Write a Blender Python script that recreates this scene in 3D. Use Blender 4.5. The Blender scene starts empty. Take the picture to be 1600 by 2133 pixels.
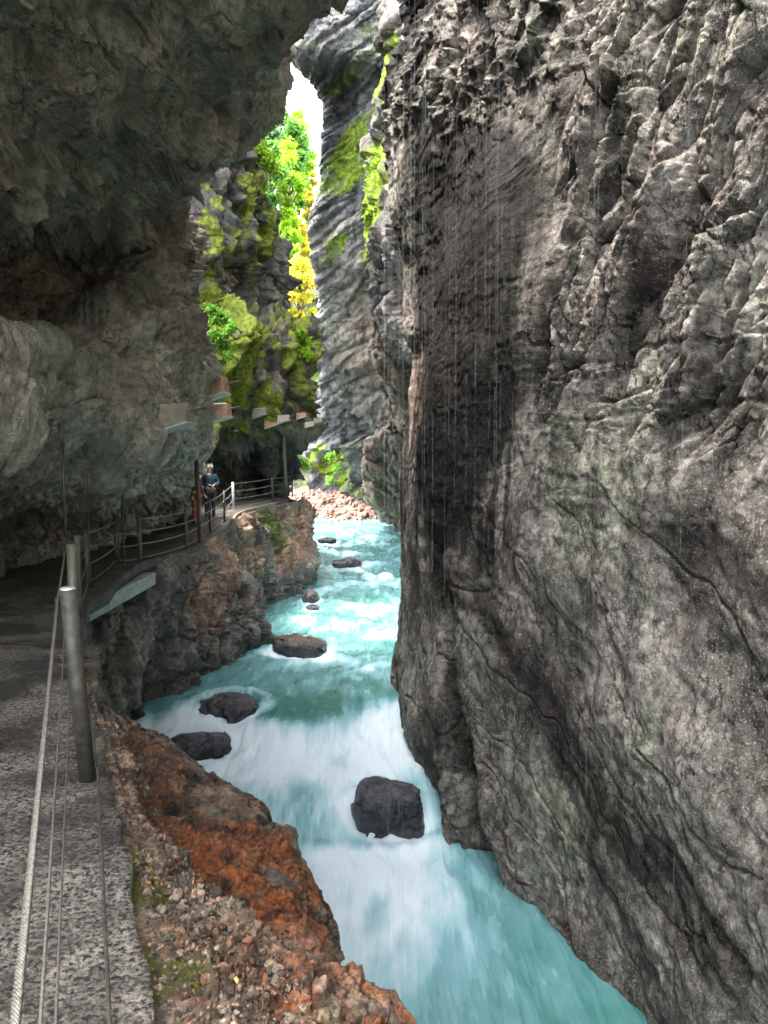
import bpy, bmesh, math, random
import numpy as np
from mathutils import Vector, Matrix

# ------------------------------------------------------------------ camera, world, sun, exposure
SC = bpy.context.scene
COL = SC.collection
F = 1600.0
CZ = 1.55
PITCH = math.atan(81.5 / F)
cam_d = bpy.data.cameras.new("camera")
cam = bpy.data.objects.new("camera", cam_d)
COL.objects.link(cam)
cam.location = (0, 0, CZ)
cam.rotation_euler = (math.radians(90) - PITCH, 0, 0)
cam_d.sensor_fit = 'VERTICAL'
cam_d.sensor_height = 32.0
cam_d.lens = F / 2133.0 * 32.0
cam_d.clip_start = 0.05
cam_d.clip_end = 2000
SC.camera = cam

SUN_EL = math.radians(66)
SUN_AZ = math.radians(-108)          # measured from +Y towards +X
world = bpy.data.worlds.new("World")
SC.world = world
world.use_nodes = True
wt = world.node_tree
bg = wt.nodes["Background"]
sky = wt.nodes.new("ShaderNodeTexSky")
sky.sky_type = 'NISHITA'
sky.sun_disc = False
sky.sun_elevation = SUN_EL
sky.sun_rotation = SUN_AZ
sky.air_density = 1.0
sky.dust_density = 4.0
sky.ozone_density = 1.0
hsv = wt.nodes.new("ShaderNodeHueSaturation")
hsv.inputs['Saturation'].default_value = 0.35
wt.links.new(sky.outputs[0], hsv.inputs['Color'])
wt.links.new(hsv.outputs[0], bg.inputs[0])
bg.inputs[1].default_value = 0.15
sd = bpy.data.lights.new("sun", 'SUN')
sd.energy = 1.05
sd.angle = math.radians(12)
sd.color = (1.0, 0.95, 0.86)
sun = bpy.data.objects.new("sun", sd)
COL.objects.link(sun)
sdir = Vector((math.sin(SUN_AZ) * math.cos(SUN_EL), math.cos(SUN_AZ) * math.cos(SUN_EL), math.sin(SUN_EL)))
sun.rotation_euler = sdir.to_track_quat('Z', 'Y').to_euler()
sun.location = (0, 20, 60)
SC.view_settings.view_transform = 'Standard'
SC.view_settings.look = 'None'
SC.view_settings.gamma = 1
SC.view_settings.exposure = 3.8
SC.render.engine = 'CYCLES'
SC.cycles.max_bounces = 9
SC.cycles.diffuse_bounces = 8
SC.cycles.transparent_max_bounces = 12

# ------------------------------------------------------------------ measuring helpers
SP, CP = math.sin(PITCH), math.cos(PITCH)


def W(px, py, d):
    """world point seen at photo pixel (px, py) at distance d along +Y"""
    x = (px - 800.0) / F
    z = -(py - 1066.5) / F
    Y = CP + z * SP
    Z = -SP + z * CP
    t = d / Y
    return np.array((x * t, d, CZ + Z * t))


def proj(P):
    """world -> photo pixels (used only to choose mesh density)"""
    P = np.asarray(P, float)
    v = P - np.array((0, 0, CZ))
    f = v[..., 1] * CP - v[..., 2] * SP
    u = v[..., 1] * SP + v[..., 2] * CP
    f = np.maximum(f, 0.4)
    return np.stack((800 + v[..., 0] / f * F, 1066.5 - u / f * F), -1)


WL_Y = np.array([-20, 4, 9, 12.4, 13.0, 13.6, 14.1, 16.2, 16.7, 17.2, 17.7, 21, 24, 33, 48, 65, 120.])
WL_Z = np.array([-7, -6.8, -6.62, -6.47, -6.36, -6.08, -6.0, -5.82, -5.68, -5.45, -5.36, -5.25, -5.1, -4.6, -4.1, -3.65, -3.3]) + CZ


def wz(y):
    return np.interp(y, WL_Y, WL_Z)


# ------------------------------------------------------------------ numpy noise
_r = np.random.RandomState(7)
_perm = np.concatenate([_r.permutation(256)] * 3)
_g = _r.normal(size=(256, 3))
_g /= np.linalg.norm(_g, axis=1)[:, None]
_rv = _r.uniform(-1, 1, size=(256, 8))


def pn(P, seed=0):
    P = np.asarray(P, float) + seed * 17.13
    i = np.floor(P).astype(np.int64)
    f = P - i
    u = f * f * f * (f * (f * 6 - 15) + 10)
    i &= 255
    out = 0
    for dx in (0, 1):
        wx = u[..., 0] if dx else 1 - u[..., 0]
        a = _perm[i[..., 0] + dx]
        for dy in (0, 1):
            wy = u[..., 1] if dy else 1 - u[..., 1]
            b = _perm[a + i[..., 1] + dy]
            for dz in (0, 1):
                wz_ = u[..., 2] if dz else 1 - u[..., 2]
                g = _g[_perm[b + i[..., 2] + dz]]
                dt = g[..., 0] * (f[..., 0] - dx) + g[..., 1] * (f[..., 1] - dy) + g[..., 2] * (f[..., 2] - dz)
                out = out + wx * wy * wz_ * dt
    return out * 1.5


def fbm(P, oct=4, seed=0, gain=0.5, lac=2.03):
    o = 0
    a = 1
    P = np.asarray(P, float)
    for k in range(oct):
        o = o + a * pn(P, seed + k * 3)
        P = P * lac
        a *= gain
    return o


def ridged(P, oct=4, seed=0, gain=0.5):
    o = 0
    a = 1
    w = 1
    P = np.asarray(P, float)
    for k in range(oct):
        n = 1 - np.abs(pn(P, seed + k * 5)) * 2
        n = n * n * w
        w = np.clip(n, 0, 1)
        o = o + a * n
        P = P * 2.07
        a *= gain
    return o


def facet(P, seed=0, tilt=1.0, step=0.6):
    """chiselled blocks: every cell is a tilted plane; returns (height, crack)"""
    P = np.asarray(P, float) + seed * 9.7
    b = np.floor(P - 0.5).astype(np.int64)
    best = np.full(P.shape[:-1], 1e9)
    sec = np.full(P.shape[:-1], 1e9)
    h = np.zeros(P.shape[:-1])
    for dx in (0, 1):
        for dy in (0, 1):
            for dz in (0, 1):
                c = b + np.array((dx, dy, dz))
                k = _perm[_perm[_perm[c[..., 0] & 255] + (c[..., 1] & 255)] + (c[..., 2] & 255)]
                rv = _rv[k]
                dv = P - (c + 0.5 + rv[..., :3] * 0.4)
                d2 = (dv ** 2).sum(-1)
                hh = step * rv[..., 6] + tilt * (dv * rv[..., 3:6]).sum(-1)
                m = d2 < best
                sec = np.where(m, best, np.minimum(sec, d2))
                h = np.where(m, hh, h)
                best = np.where(m, d2, best)
    return h, np.sqrt(sec) - np.sqrt(best)


def sst(a, b, x):
    t = np.clip((x - a) / (b - a), 0, 1)
    return t * t * (3 - 2 * t)


def blob(P, px, py, d, r):
    c = W(px, py, d)
    return np.exp(-((P - c) ** 2).sum(-1) / (r * r))


# ------------------------------------------------------------------ mesh helpers
def tagit(o, label=None, cat=None, group=None, kind=None):
    if label: o['label'] = label
    if cat: o['category'] = cat
    if group: o['group'] = group
    if kind: o['kind'] = kind
    return o


def link_mesh(name, verts, faces, mat, parent=None, smooth=True, mats=None):
    me = bpy.data.meshes.new(name)
    verts = np.asarray(verts, np.float32)
    faces = np.asarray(faces, np.int32)
    n, k = faces.shape
    me.vertices.add(len(verts))
    me.vertices.foreach_set("co", verts.ravel())
    me.loops.add(n * k)
    me.loops.foreach_set("vertex_index", faces.ravel())
    me.polygons.add(n)
    me.polygons.foreach_set("loop_start", np.arange(0, n * k, k, dtype=np.int32))
    me.polygons.foreach_set("use_smooth", np.full(n, smooth))
    me.update(calc_edges=True)
    if mat: me.materials.append(mat)
    o = bpy.data.objects.new(name, me)
    COL.objects.link(o)
    if parent: o.parent = parent
    return o


def set_mask(o, rgba):
    a = o.data.color_attributes.new("mask", 'FLOAT_COLOR', 'POINT')
    a.data.foreach_set("color", np.asarray(rgba, np.float32).ravel())


def grid_faces(nr, nc):
    i = np.arange((nr - 1) * nc).reshape(nr - 1, nc)[:, :-1].ravel()
    return np.stack((i, i + 1, i + nc + 1, i + nc), -1)


def cr_axis(A, pos):
    """Catmull-Rom along axis 0 at float positions"""
    n = A.shape[0]
    i = np.clip(np.floor(pos).astype(int), 0, n - 2)
    t = (pos - i).reshape((-1,) + (1,) * (A.ndim - 1))
    p1, p2 = A[i], A[i + 1]
    p0 = np.where((i == 0).reshape(t.shape), 2 * p1 - p2, A[np.maximum(i - 1, 0)])
    p3 = np.where((i == n - 2).reshape(t.shape), 2 * p2 - p1, A[np.minimum(i + 2, n - 1)])
    return 0.5 * (2 * p1 + (p2 - p0) * t + (2 * p0 - 5 * p1 + 4 * p2 - p3) * t * t + (3 * p1 - p0 - 3 * p2 + p3) * t ** 3)


def positions(L, step):
    pos = []
    for i, l in enumerate(L):
        n = max(3, int(round(l / step)))
        pos.append(i + np.arange(n) / n)
    return np.append(np.concatenate(pos), len(L))


def sheet(name, ctrl, mat, disp, mask, step=2.4, cap=420, toward=None, flip=False, recentre=1.0):
    """rock face: smooth surface through the control points, displaced along its normal"""
    C = np.array(ctrl, float)
    Q = proj(C)
    inside = (Q[..., 0] > -250) & (Q[..., 0] < 1850) & (Q[..., 1] > -250) & (Q[..., 1] < 2400)
    Lr = np.linalg.norm(np.diff(Q, axis=0), axis=2)
    mr = inside[1:] | inside[:-1]
    Lc = np.linalg.norm(np.diff(Q, axis=1), axis=2)
    mc = inside[:, 1:] | inside[:, :-1]
    def ln(L, m, ax):
        L = np.minimum(L, cap)
        L = np.where(m, L, np.minimum(L, 60))
        return np.sort(L, axis=ax).take(int(L.shape[ax] * 0.75), axis=ax)
    pr = positions(ln(Lr, mr, 1), step)
    pc = positions(ln(Lc, mc, 0), step)
    S = cr_axis(C, pr)
    S = cr_axis(S.transpose(1, 0, 2), pc).transpose(1, 0, 2)
    du = np.gradient(S, axis=0)
    dv = np.gradient(S, axis=1)
    N = np.cross(du, dv)
    N /= np.maximum(np.linalg.norm(N, axis=-1), 1e-9)[..., None]
    tv = np.array((0, 0, CZ)) - S if toward is None else np.array(toward) - S
    if ((N * tv).sum(-1) * (np.linalg.norm(tv, axis=-1) ** -2)).sum() < 0:
        N = -N
    if flip: N = -N
    for _ in range(10):
        N[1:-1] = (N[:-2] + N[1:-1] + N[2:]) / 3
        N[:, 1:-1] = (N[:, :-2] + N[:, 1:-1] + N[:, 2:]) / 3
    N /= np.maximum(np.linalg.norm(N, axis=-1), 1e-9)[..., None]
    nr, nc = S.shape[:2]
    P = S.reshape(-1, 3)
    Nn = N.reshape(-1, 3)
    h = disp(P, Nn)
    h = h - recentre * h.mean()
    V = P + Nn * h[:, None] if h.ndim == 1 else P + h
    o = link_mesh(name, V, grid_faces(nr, nc), mat)
    m = mask(V, Nn, h)
    rgba = np.zeros((len(V), 4))
    rgba[:, 3] = 1
    for k in range(3):
        rgba[:, k] = np.clip(m[k], 0, 1)
    set_mask(o, rgba)
    return o


# ------------------------------------------------------------------ materials
def newmat(name):
    m = bpy.data.materials.new(name)
    m.use_nodes = True
    nt = m.node_tree
    b = nt.nodes["Principled BSDF"]
    return m, nt, b


class NT:
    def __init__(s, nt):
        s.nt = nt
        s.tc = nt.nodes.new("ShaderNodeTexCoord").outputs['Object']

    def n(s, t, **kw):
        o = s.nt.nodes.new(t)
        for k, v in kw.items(): setattr(o, k, v)
        return o

    def l(s, a, b): s.nt.links.new(a, b)

    def map(s, scale=(1, 1, 1), rot=(0, 0, 0), vec=None):
        m = s.n("ShaderNodeMapping")
        m.inputs['Scale'].default_value = scale
        m.inputs['Rotation'].default_value = rot
        s.l(vec or s.tc, m.inputs['Vector'])
        return m.outputs[0]

    def noise(s, scale, detail=6, rough=0.6, vec=None, dist=0):
        o = s.n("ShaderNodeTexNoise")
        o.inputs['Scale'].default_value = scale
        o.inputs['Detail'].default_value = detail
        o.inputs['Roughness'].default_value = rough
        o.inputs['Distortion'].default_value = dist
        s.l(vec or s.tc, o.inputs['Vector'])
        return o.outputs[0]

    def vor(s, scale, feature='DISTANCE_TO_EDGE', vec=None, out=0):
        o = s.n("ShaderNodeTexVoronoi", feature=feature)
        o.inputs['Scale'].default_value = scale
        s.l(vec or s.tc, o.inputs['Vector'])
        return o.outputs[out]

    def ramp(s, fac, stops):
        o = s.n("ShaderNodeValToRGB")
        e = o.color_ramp.elements
        while len(e) < len(stops): e.new(0.5)
        for k, (p, c) in enumerate(stops):
            e[k].position = p
            e[k].color = (c, c, c, 1) if isinstance(c, (int, float)) else (*c, 1)
        s.l(fac, o.inputs[0])
        return o.outputs[0]

    def mix(s, fac, a, b, mode='MIX'):
        o = s.n("ShaderNodeMix", data_type='RGBA', blend_type=mode)
        for sock, v in ((o.inputs[0], fac), (o.inputs[6], a), (o.inputs[7], b)):
            if isinstance(v, (int, float)): sock.default_value = v
            elif isinstance(v, tuple): sock.default_value = (*v, 1)
            else: s.l(v, sock)
        return o.outputs[2]

    def math(s, op, a, b=0.0, clamp=False):
        o = s.n("ShaderNodeMath", operation=op, use_clamp=clamp)
        for sock, v in ((o.inputs[0], a), (o.inputs[1], b)):
            if isinstance(v, (int, float)): sock.default_value = v
            else: s.l(v, sock)
        return o.outputs[0]

    def bump(s, h, dist, strength=1.0, normal=None):
        o = s.n("ShaderNodeBump")
        o.inputs['Strength'].default_value = strength
        o.inputs['Distance'].default_value = dist
        s.l(h, o.inputs['Height'])
        if normal: s.l(normal, o.inputs['Normal'])
        return o.outputs[0]


def rock_mat(name, pale, mid, dark, scale=1.0, streak=(3.0, 3.0, 0.5), moss=((0.10, 0.16, 0.015), (0.03, 0.05, 0.01)),
             rust=((0.42, 0.13, 0.03), (0.16, 0.05, 0.015)), bump=0.05, rough=(0.3, 0.75), speck=0.5, spec=0.2):
    m, nt, b = newmat(name)
    g = NT(nt)
    att = g.n("ShaderNodeAttribute", attribute_name="mask")
    sep = g.n("ShaderNodeSeparateColor")
    g.l(att.outputs['Color'], sep.inputs[0])
    aM, aR, aD = sep.outputs[0], sep.outputs[1], sep.outputs[2]
    big = g.noise(0.55 * scale, 5, 0.6, dist=0.1)
    st = g.noise(1.0 * scale, 6, 0.65, vec=g.map(streak))
    fine = g.noise(7 * scale, 8, 0.72)
    spk = g.noise(38 * scale, 4, 0.7)
    c = g.mix(g.ramp(st, [(0.36, 0.0), (0.64, 1.0)]), mid, pale)
    c = g.mix(g.ramp(big, [(0.38, 0.0), (0.62, 0.88)]), c, dark)
    c = g.mix(g.ramp(fine, [(0.42, 0.75), (0.58, 0.0)]), c, dark)
    c = g.mix(g.ramp(spk, [(0.56, 0.0), (0.7, speck)]), c, tuple(min(1, 1.5 * v) for v in pale))  # pale flecks in the rock, also giving glint by colour
    # hairline cracks
    wv = g.n("ShaderNodeVectorMath", operation='ADD')
    nz = g.n("ShaderNodeTexNoise")
    nz.inputs['Scale'].default_value = 1.7 * scale
    nz.inputs['Detail'].default_value = 5
    g.l(g.tc, nz.inputs['Vector'])
    sc_ = g.n("ShaderNodeVectorMath", operation='SCALE')
    sc_.inputs['Scale'].default_value = 1.3 / scale
    g.l(nz.outputs['Color'], sc_.inputs[0])
    g.l(g.tc, wv.inputs[0])
    g.l(sc_.outputs[0], wv.inputs[1])
    cr = g.vor(1.5 * scale, vec=wv.outputs[0])
    crk = g.ramp(cr, [(0.0, 1.0), (0.016, 0.0)])
    gate0 = g.ramp(g.noise(0.9 * scale, 3, 0.5), [(0.48, 0.0), (0.6, 1.0)])
    c = g.mix(g.math('MULTIPLY', g.math('MULTIPLY', crk, gate0), 0.4), c, tuple(0.4 * v for v in dark))
    # broken thin fissures following the streak direction
    fs = g.noise(2.6 * scale, 7, 0.62, vec=g.map(tuple(min(1.6, v) for v in streak)), dist=0.05)
    fl_ = g.math('ABSOLUTE', g.math('SUBTRACT', fs, 0.5))
    gate = g.ramp(g.noise(1.3 * scale, 3, 0.5), [(0.42, 0.0), (0.58, 1.0)])
    fis = g.math('MULTIPLY', g.ramp(fl_, [(0.0, 1.0), (0.011, 0.0)]), gate)
    c = g.mix(g.math('MULTIPLY', fis, 0.8), c, tuple(0.3 * v for v in dark))
    # mineral tints
    tn = g.ramp(g.noise(0.8 * scale, 4, 0.6, vec=g.map((1, 1, .6), (0.5, 0.3, 1.0))), [(0.34, (0.95, 1.02, 0.90)), (0.5, (1.0, 1.0, 1.0)), (0.68, (1.05, 0.96, 0.95))])
    c = g.mix(1.0, c, tn, 'MULTIPLY')
    # rust and painted warm light, stain and painted shade, moss
    rc = g.mix(g.ramp(fine, [(0.4, 1.0), (0.62, 0.0)]), rust[0], rust[1])
    rf = g.math('MULTIPLY', aR, g.ramp(g.noise(3.1 * scale, 5, 0.65), [(0.3, 0.5), (0.6, 1.0)]))
    c = g.mix(rf, c, rc)
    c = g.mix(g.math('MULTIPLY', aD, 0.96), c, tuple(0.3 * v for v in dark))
    mc = g.mix(g.ramp(g.noise(9 * scale, 5, 0.7), [(0.38, 0.0), (0.62, 1.0)]), moss[1], moss[0])
    mf = g.math('ADD', aM, g.math('MULTIPLY', g.math('SUBTRACT', g.noise(5 * scale, 6, 0.7), 0.5), 1.1))
    mf = g.ramp(mf, [(0.42, 0.0), (0.6, 1.0)])
    mf = g.math('MULTIPLY', mf, g.ramp(aM, [(0.02, 0.0), (0.2, 1.0)]))
    c = g.mix(mf, c, mc)
    g.l(c, b.inputs['Base Color'])
    r = g.ramp(g.noise(2.3 * scale, 4, 0.6), [(0.38, rough[0]), (0.62, rough[1])])
    r = g.mix(mf, r, (0.9, 0.9, 0.9))
    g.l(r, b.inputs['Roughness'])
    b.inputs['Specular IOR Level'].default_value = spec
    h = g.math('ADD', g.math('MULTIPLY', fine, 1.0), g.math('MULTIPLY', spk, 0.22))
    h = g.math('SUBTRACT', h, g.math('MULTIPLY', g.math('MULTIPLY', crk, gate0), 0.3))
    h = g.math('SUBTRACT', h, g.math('MULTIPLY', fis, 0.4))
    nrm = g.bump(h, bump)
    g.l(nrm, b.inputs['Normal'])
    return m


def simple_mat(name, c1, c2, scale=8, rough=0.5, metal=0.0, bump=0.0, transl=0.0):
    m, nt, b = newmat(name)
    g = NT(nt)
    n = g.noise(scale, 6, 0.65)
    g.l(g.mix(g.ramp(n, [(0.35, 0.0), (0.65, 1.0)]), c1, c2), b.inputs['Base Color'])
    b.inputs['Roughness'].default_value = rough
    b.inputs['Metallic'].default_value = metal
    if bump: g.l(g.bump(n, bump), b.inputs['Normal'])
    if transl:
        t = g.n("ShaderNodeBsdfTranslucent")
        g.l(g.mix(g.ramp(n, [(0.35, 0.0), (0.65, 1.0)]), tuple(min(1, 1.3 * v) for v in c1), tuple(min(1, 1.3 * v) for v in c2)), t.inputs[0])
        mx = g.n("ShaderNodeMixShader")
        mx.inputs[0].default_value = transl
        g.l(b.outputs[0], mx.inputs[1])
        g.l(t.outputs[0], mx.inputs[2])
        g.l(mx.outputs[0], nt.nodes["Material Output"].inputs[0])
    return m


M_right = rock_mat("right_rock", (0.46, 0.42, 0.36), (0.16, 0.147, 0.127), (0.04, 0.036, 0.033), streak=(2.2, 2.2, 0.35), bump=0.09, rough=(0.45, 0.85), spec=0.04)
M_left = rock_mat("left_rock", (0.78, 0.72, 0.57), (0.54, 0.50, 0.40), (0.17, 0.17, 0.145), streak=(1.2, 1.2, 0.5), bump=0.08, rough=(0.22, 0.6),
                  moss=((0.11, 0.15, 0.10), (0.05, 0.075, 0.055)))
M_roof = rock_mat("roof_rock", (0.25, 0.23, 0.2), (0.13, 0.125, 0.105), (0.045, 0.05, 0.045), streak=(0.6, 1.6, 1.6), bump=0.07)
M_mossy = rock_mat("mossy_rock", (0.42, 0.375, 0.27), (0.23, 0.205, 0.15), (0.065, 0.075, 0.085), scale=0.7, bump=0.12,
                   moss=((0.26, 0.31, 0.04), (0.09, 0.11, 0.024)), rust=((0.34, 0.25, 0.06), (0.14, 0.11, 0.04)))
M_far = rock_mat("blue_grey_slab", (0.38, 0.375, 0.345), (0.20, 0.207, 0.195), (0.055, 0.066, 0.075), scale=0.35, streak=(2.5, 2.5, 0.5), bump=0.3,
                 moss=((0.26, 0.36, 0.03), (0.10, 0.17, 0.03)), rust=((0.38, 0.26, 0.15), (0.17, 0.11, 0.07)))
M_bank = rock_mat("bank_rock", (0.40, 0.37, 0.305), (0.20, 0.20, 0.17), (0.055, 0.06, 0.065), bump=0.08,
                  moss=((0.12, 0.14, 0.04), (0.05, 0.06, 0.02)), rust=((0.46, 0.27, 0.17), (0.2, 0.1, 0.055)))
M_ledge = rock_mat("ledge_rock", (0.38, 0.32, 0.25), (0.16, 0.13, 0.098), (0.03, 0.025, 0.021), scale=4.0, bump=0.03, rough=(0.12, 0.5),
                   rust=((0.31, 0.085, 0.017), (0.07, 0.026, 0.011)), moss=((0.09, 0.095, 0.015), (0.03, 0.03, 0.008)), spec=0.3)
M_boulder = rock_mat("wet_boulder", (0.075, 0.08, 0.095), (0.032, 0.035, 0.045), (0.010, 0.011, 0.015), scale=2.2, bump=0.03, rough=(0.12, 0.35), spec=0.5,
                     rust=((0.2, 0.12, 0.08), (0.08, 0.05, 0.04)))
M_gravel = rock_mat("rubble", (0.5, 0.34, 0.27), (0.3, 0.17, 0.12), (0.09, 0.06, 0.05), scale=1.0, bump=0.05)

# ------------------------------------------------------------------ right cliff
def right_cliff():
    KZ = [-9, -6.3, -3.6, -1.3, 2, 8, 14, 28]
    foot = [(6, 27), (1.8, 22.5), (.43, 20), (.5, 18), (.68, 16.1), (.98, 14.9), (1.0, 13.8), (1.1, 12.9), (2.2, 12.7), (1.85, 11.9), (2.1, 11.4), (2.4, 11.05), (2.95, 9.3), (3.75, 7), (4.4, 4.8), (4.9, 2), (5, -5), (4, -14)]
    low = [(6, 27), (1.8, 22.5), (.42, 20), (.5, 18), (.62, 16.6), (.8, 15.4), (.97, 14.6), (1.2, 14.3), (1.95, 14.1), (1.3, 13.1), (1.65, 12.4), (2.1, 11.5), (3.0, 9.4), (3.8, 7.3), (4.7, 5), (5.2, 2), (5.2, -5), (4.2, -14)]
    eye = [(6, 27), (1.8, 22.5), (.45, 20), (.52, 19), (.62, 17.9), (.75, 16.8), (.88, 15.8), (1.0, 15.0), (1.35, 14.4), (1.13, 13.6), (1.6, 12.8), (2.15, 11.6), (3.1, 9.5), (3.9, 7.8), (5.0, 5.4), (5.5, 2), (5.5, -5), (4.5, -14)]
    mid = [(6, 27), (1.8, 22.5), (.65, 19.5), (.72, 18.8), (.8, 17.9), (.9, 16.9), (1.02, 15.9), (1.15, 15.0), (1.3, 14.4), (1.45, 13.8), (1.9, 12.7), (2.4, 11.6), (3.3, 9.6), (4.2, 7.9), (5.2, 5.6), (5.8, 2), (5.8, -5), (5, -14)]
    up = [(6, 26), (1.4, 21.5), (0, 19), (.15, 18), (.4, 17), (.75, 16.1), (1.2, 15.4), (1.55, 14.8), (1.85, 14.3), (2.1, 13.8), (2.5, 12.8), (3.0, 11.8), (3.9, 9.9), (4.8, 8), (5.8, 5.6), (6.4, 2), (6.4, -5), (6, -14)]
    K = np.array([foot, foot, low, eye, mid, up, [(a + .6 * (a > .2), b) for a, b in up], [(a + 2.2, b) for a, b in up]], float)
    zs = [-9, -7.5, -6.6, -5.8, -4.9, -4.0, -3.1, -2.2, -1.3, -0.4, .6, 1.4, 2.2, 2.9, 3.4, 4.0, 5.0, 6, 7, 8, 9, 9.6, 10.3, 11, 12, 14, 18, 28]
    ax = np.array([(-9, .43), (-6.3, .43), (-4.9, .34), (-3.6, .42), (-1.3, .46), (0.6, .45), (1.4, .55), (2.9, .82), (3.4, .66), (4, .58), (6, .34), (7, .35), (8, 0.25), (9, 0.25), (9.6, .5), (10.3, .8), (11, .62), (12, .4), (14, .6), (28, 2.0)])
    rows = []
    for z in zs:
        r = [np.array((np.interp(z, KZ, K[:, c, 0]), np.interp(z, KZ, K[:, c, 1]), z + CZ)) for c in range(len(foot))]
        dx = np.interp(z, ax[:, 0], ax[:, 1]) - r[2][0]
        for c, f in ((1, 1), (2, 1), (3, .85), (4, .6), (5, .35), (6, .15)): r[c][0] += dx * f
        rows.append(r)

    def disp(P, N):
        q = P + 0.22 * np.stack([fbm(P * 0.8, 3, s) for s in (1, 2, 3)], -1)
        z = P[:, 2] - CZ
        y = P[:, 1]
        wob = 0.5 * fbm(P * 0.6, 2, 19)
        A = sst(-0.3, 1.3, z + wob) * sst(12.2, 11.0, y + wob)            # broken ribs, upper right
        B = sst(0.2, -1.6, z + wob)                                        # scoured foot
        D = sst(5.4, 6.6, z + wob - 1.2 * sst(14, 17, y)) * (1 - A)        # rough boss, upper left
        C = np.clip(1 - A - B - D, 0, 1)                                   # smooth dark face
        h = 0.22 * fbm(P * 0.3, 3, 11)
        # ribs
        sv = y + 0.30 * P[:, 2] + 0.16 * fbm(P * 0.8, 3, 91)
        for fr, zf, am, sd_ in ((0.9, 0.10, 0.95, 61), (2.3, 0.28, 0.40, 66), (5.2, 0.7, 0.12, 69)):
            v = np.abs(pn(np.stack((sv * fr, P[:, 2] * zf, 0 * z + sd_), -1), sd_))
            h = h + A * am * (np.sqrt(v) - 0.45)
        f1, c1 = facet(np.stack((q[:, 0], sv * 1.7, q[:, 2] * 0.55), -1), 2, 0.5, 0.9)
        h = h + A * (0.24 * f1 - 0.14 * sst(0.10, 0.0, c1))
        f2, c2 = facet(np.stack((q[:, 0] * 3.0, sv * 4.2, q[:, 2] * 2.2), -1), 5, 0.7, 0.7)
        h = h + (A * 0.055 + D * 0.03 + B * 0.008) * f2 - A * 0.03 * sst(0.1, 0, c2)
        # boss
        f4, c4 = facet(q * np.array((1.6, 1.6, 1.1)), 7)
        h = h + D * (0.16 * f4 + 0.09 * ridged(q * 2.2, 3, 8)) + 0.25 * (blob(P, 870, 330, 17.5, 1.2) + blob(P, 930, 200, 16, 1.0))
        # smooth face: fine flutes running straight down
        fl = fbm(np.stack((q[:, 0] * 2.2, q[:, 1] * 2.2, q[:, 2] * 0.22), -1), 4, 37)
        h = h + C * 0.022 * fbm(np.stack((q[:, 0] * .3, q[:, 1] * .3, q[:, 2] * 4.5), -1), 4, 47)
        h = h + C * (0.045 * fl + 0.012 * facet(q * np.array((4, 4, 5)), 9)[0])
        # scoured foot: long sweeps falling towards the camera
        bc = np.stack((q[:, 0] * .3, q[:, 2] * 0.62 - q[:, 1] * 0.42, (q[:, 2] + q[:, 1]) * .10), -1)
        h = h + B * (0.10 * fbm(bc * 1.1, 3, 21) + 0.03 * fbm(bc * 4.5, 4, 23) + 0.04 * fl)
        gr3 = pn(bc * np.array((1, 1.2, 2.0)), 81) + 0.1 * pn(bc * 9, 82)
        h = h - B * 0.09 * np.exp(-(gr3 / 0.02) ** 2)
        pit = np.clip(pn(q * np.array((5, 5, 3.0)), 83) - 0.25, 0, 1)
        h = h - (B + .5 * C) * 0.10 * pit
        rsm = blob(P, 960, 1640, 13.5, 1.2)
        f3, c3 = facet(q * 5.5, 12)
        h = h + (0.006 + 0.05 * rsm + 0.022 * A + 0.03 * D) * f3 + 0.014 * fbm(q * 5, 4, 31) + (A + D) * 0.02 * fbm(q * 9, 3, 33)
        for zz in (1.55, 0.75):
            h = h - 0.06 * np.exp(-((z - zz - 0.15 * fbm(P * 0.7, 2, 77)) / 0.035) ** 2) * sst(12.5, 10, y)
        return h

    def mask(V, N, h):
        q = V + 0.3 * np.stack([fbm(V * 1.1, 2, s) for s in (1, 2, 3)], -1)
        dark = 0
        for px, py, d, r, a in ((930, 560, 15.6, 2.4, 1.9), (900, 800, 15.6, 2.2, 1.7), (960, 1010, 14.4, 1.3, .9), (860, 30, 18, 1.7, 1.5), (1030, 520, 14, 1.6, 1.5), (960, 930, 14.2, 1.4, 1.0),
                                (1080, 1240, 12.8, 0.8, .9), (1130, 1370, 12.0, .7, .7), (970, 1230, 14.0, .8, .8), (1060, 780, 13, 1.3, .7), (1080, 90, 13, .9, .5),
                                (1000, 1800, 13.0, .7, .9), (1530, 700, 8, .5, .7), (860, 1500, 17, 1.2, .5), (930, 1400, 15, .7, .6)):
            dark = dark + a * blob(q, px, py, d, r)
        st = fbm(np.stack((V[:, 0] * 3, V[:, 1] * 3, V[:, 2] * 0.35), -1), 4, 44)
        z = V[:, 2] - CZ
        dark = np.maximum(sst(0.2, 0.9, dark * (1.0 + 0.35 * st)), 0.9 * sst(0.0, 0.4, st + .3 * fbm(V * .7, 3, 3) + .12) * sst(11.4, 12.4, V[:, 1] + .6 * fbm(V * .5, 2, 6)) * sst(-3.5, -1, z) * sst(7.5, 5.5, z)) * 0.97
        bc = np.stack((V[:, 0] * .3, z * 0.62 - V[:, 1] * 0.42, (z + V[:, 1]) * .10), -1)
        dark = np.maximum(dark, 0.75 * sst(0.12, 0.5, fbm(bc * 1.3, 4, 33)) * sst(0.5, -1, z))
        dark = np.maximum(dark, 0.7 * sst(0.2, 0.5, fbm(np.stack((V[:, 0], (V[:, 1] + .3 * z) * 1.6, z * .3), -1), 4, 39)) * sst(-.5, 1, z))  # dark streaks along the rib direction, crevice shade put into the colour
        warm_lit = 0.25 * blob(q, 850, 800, 18, 1.3)  # orange-lit strip near the edge, its light put into the colour
        return 0 * dark, warm_lit, dark

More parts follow.
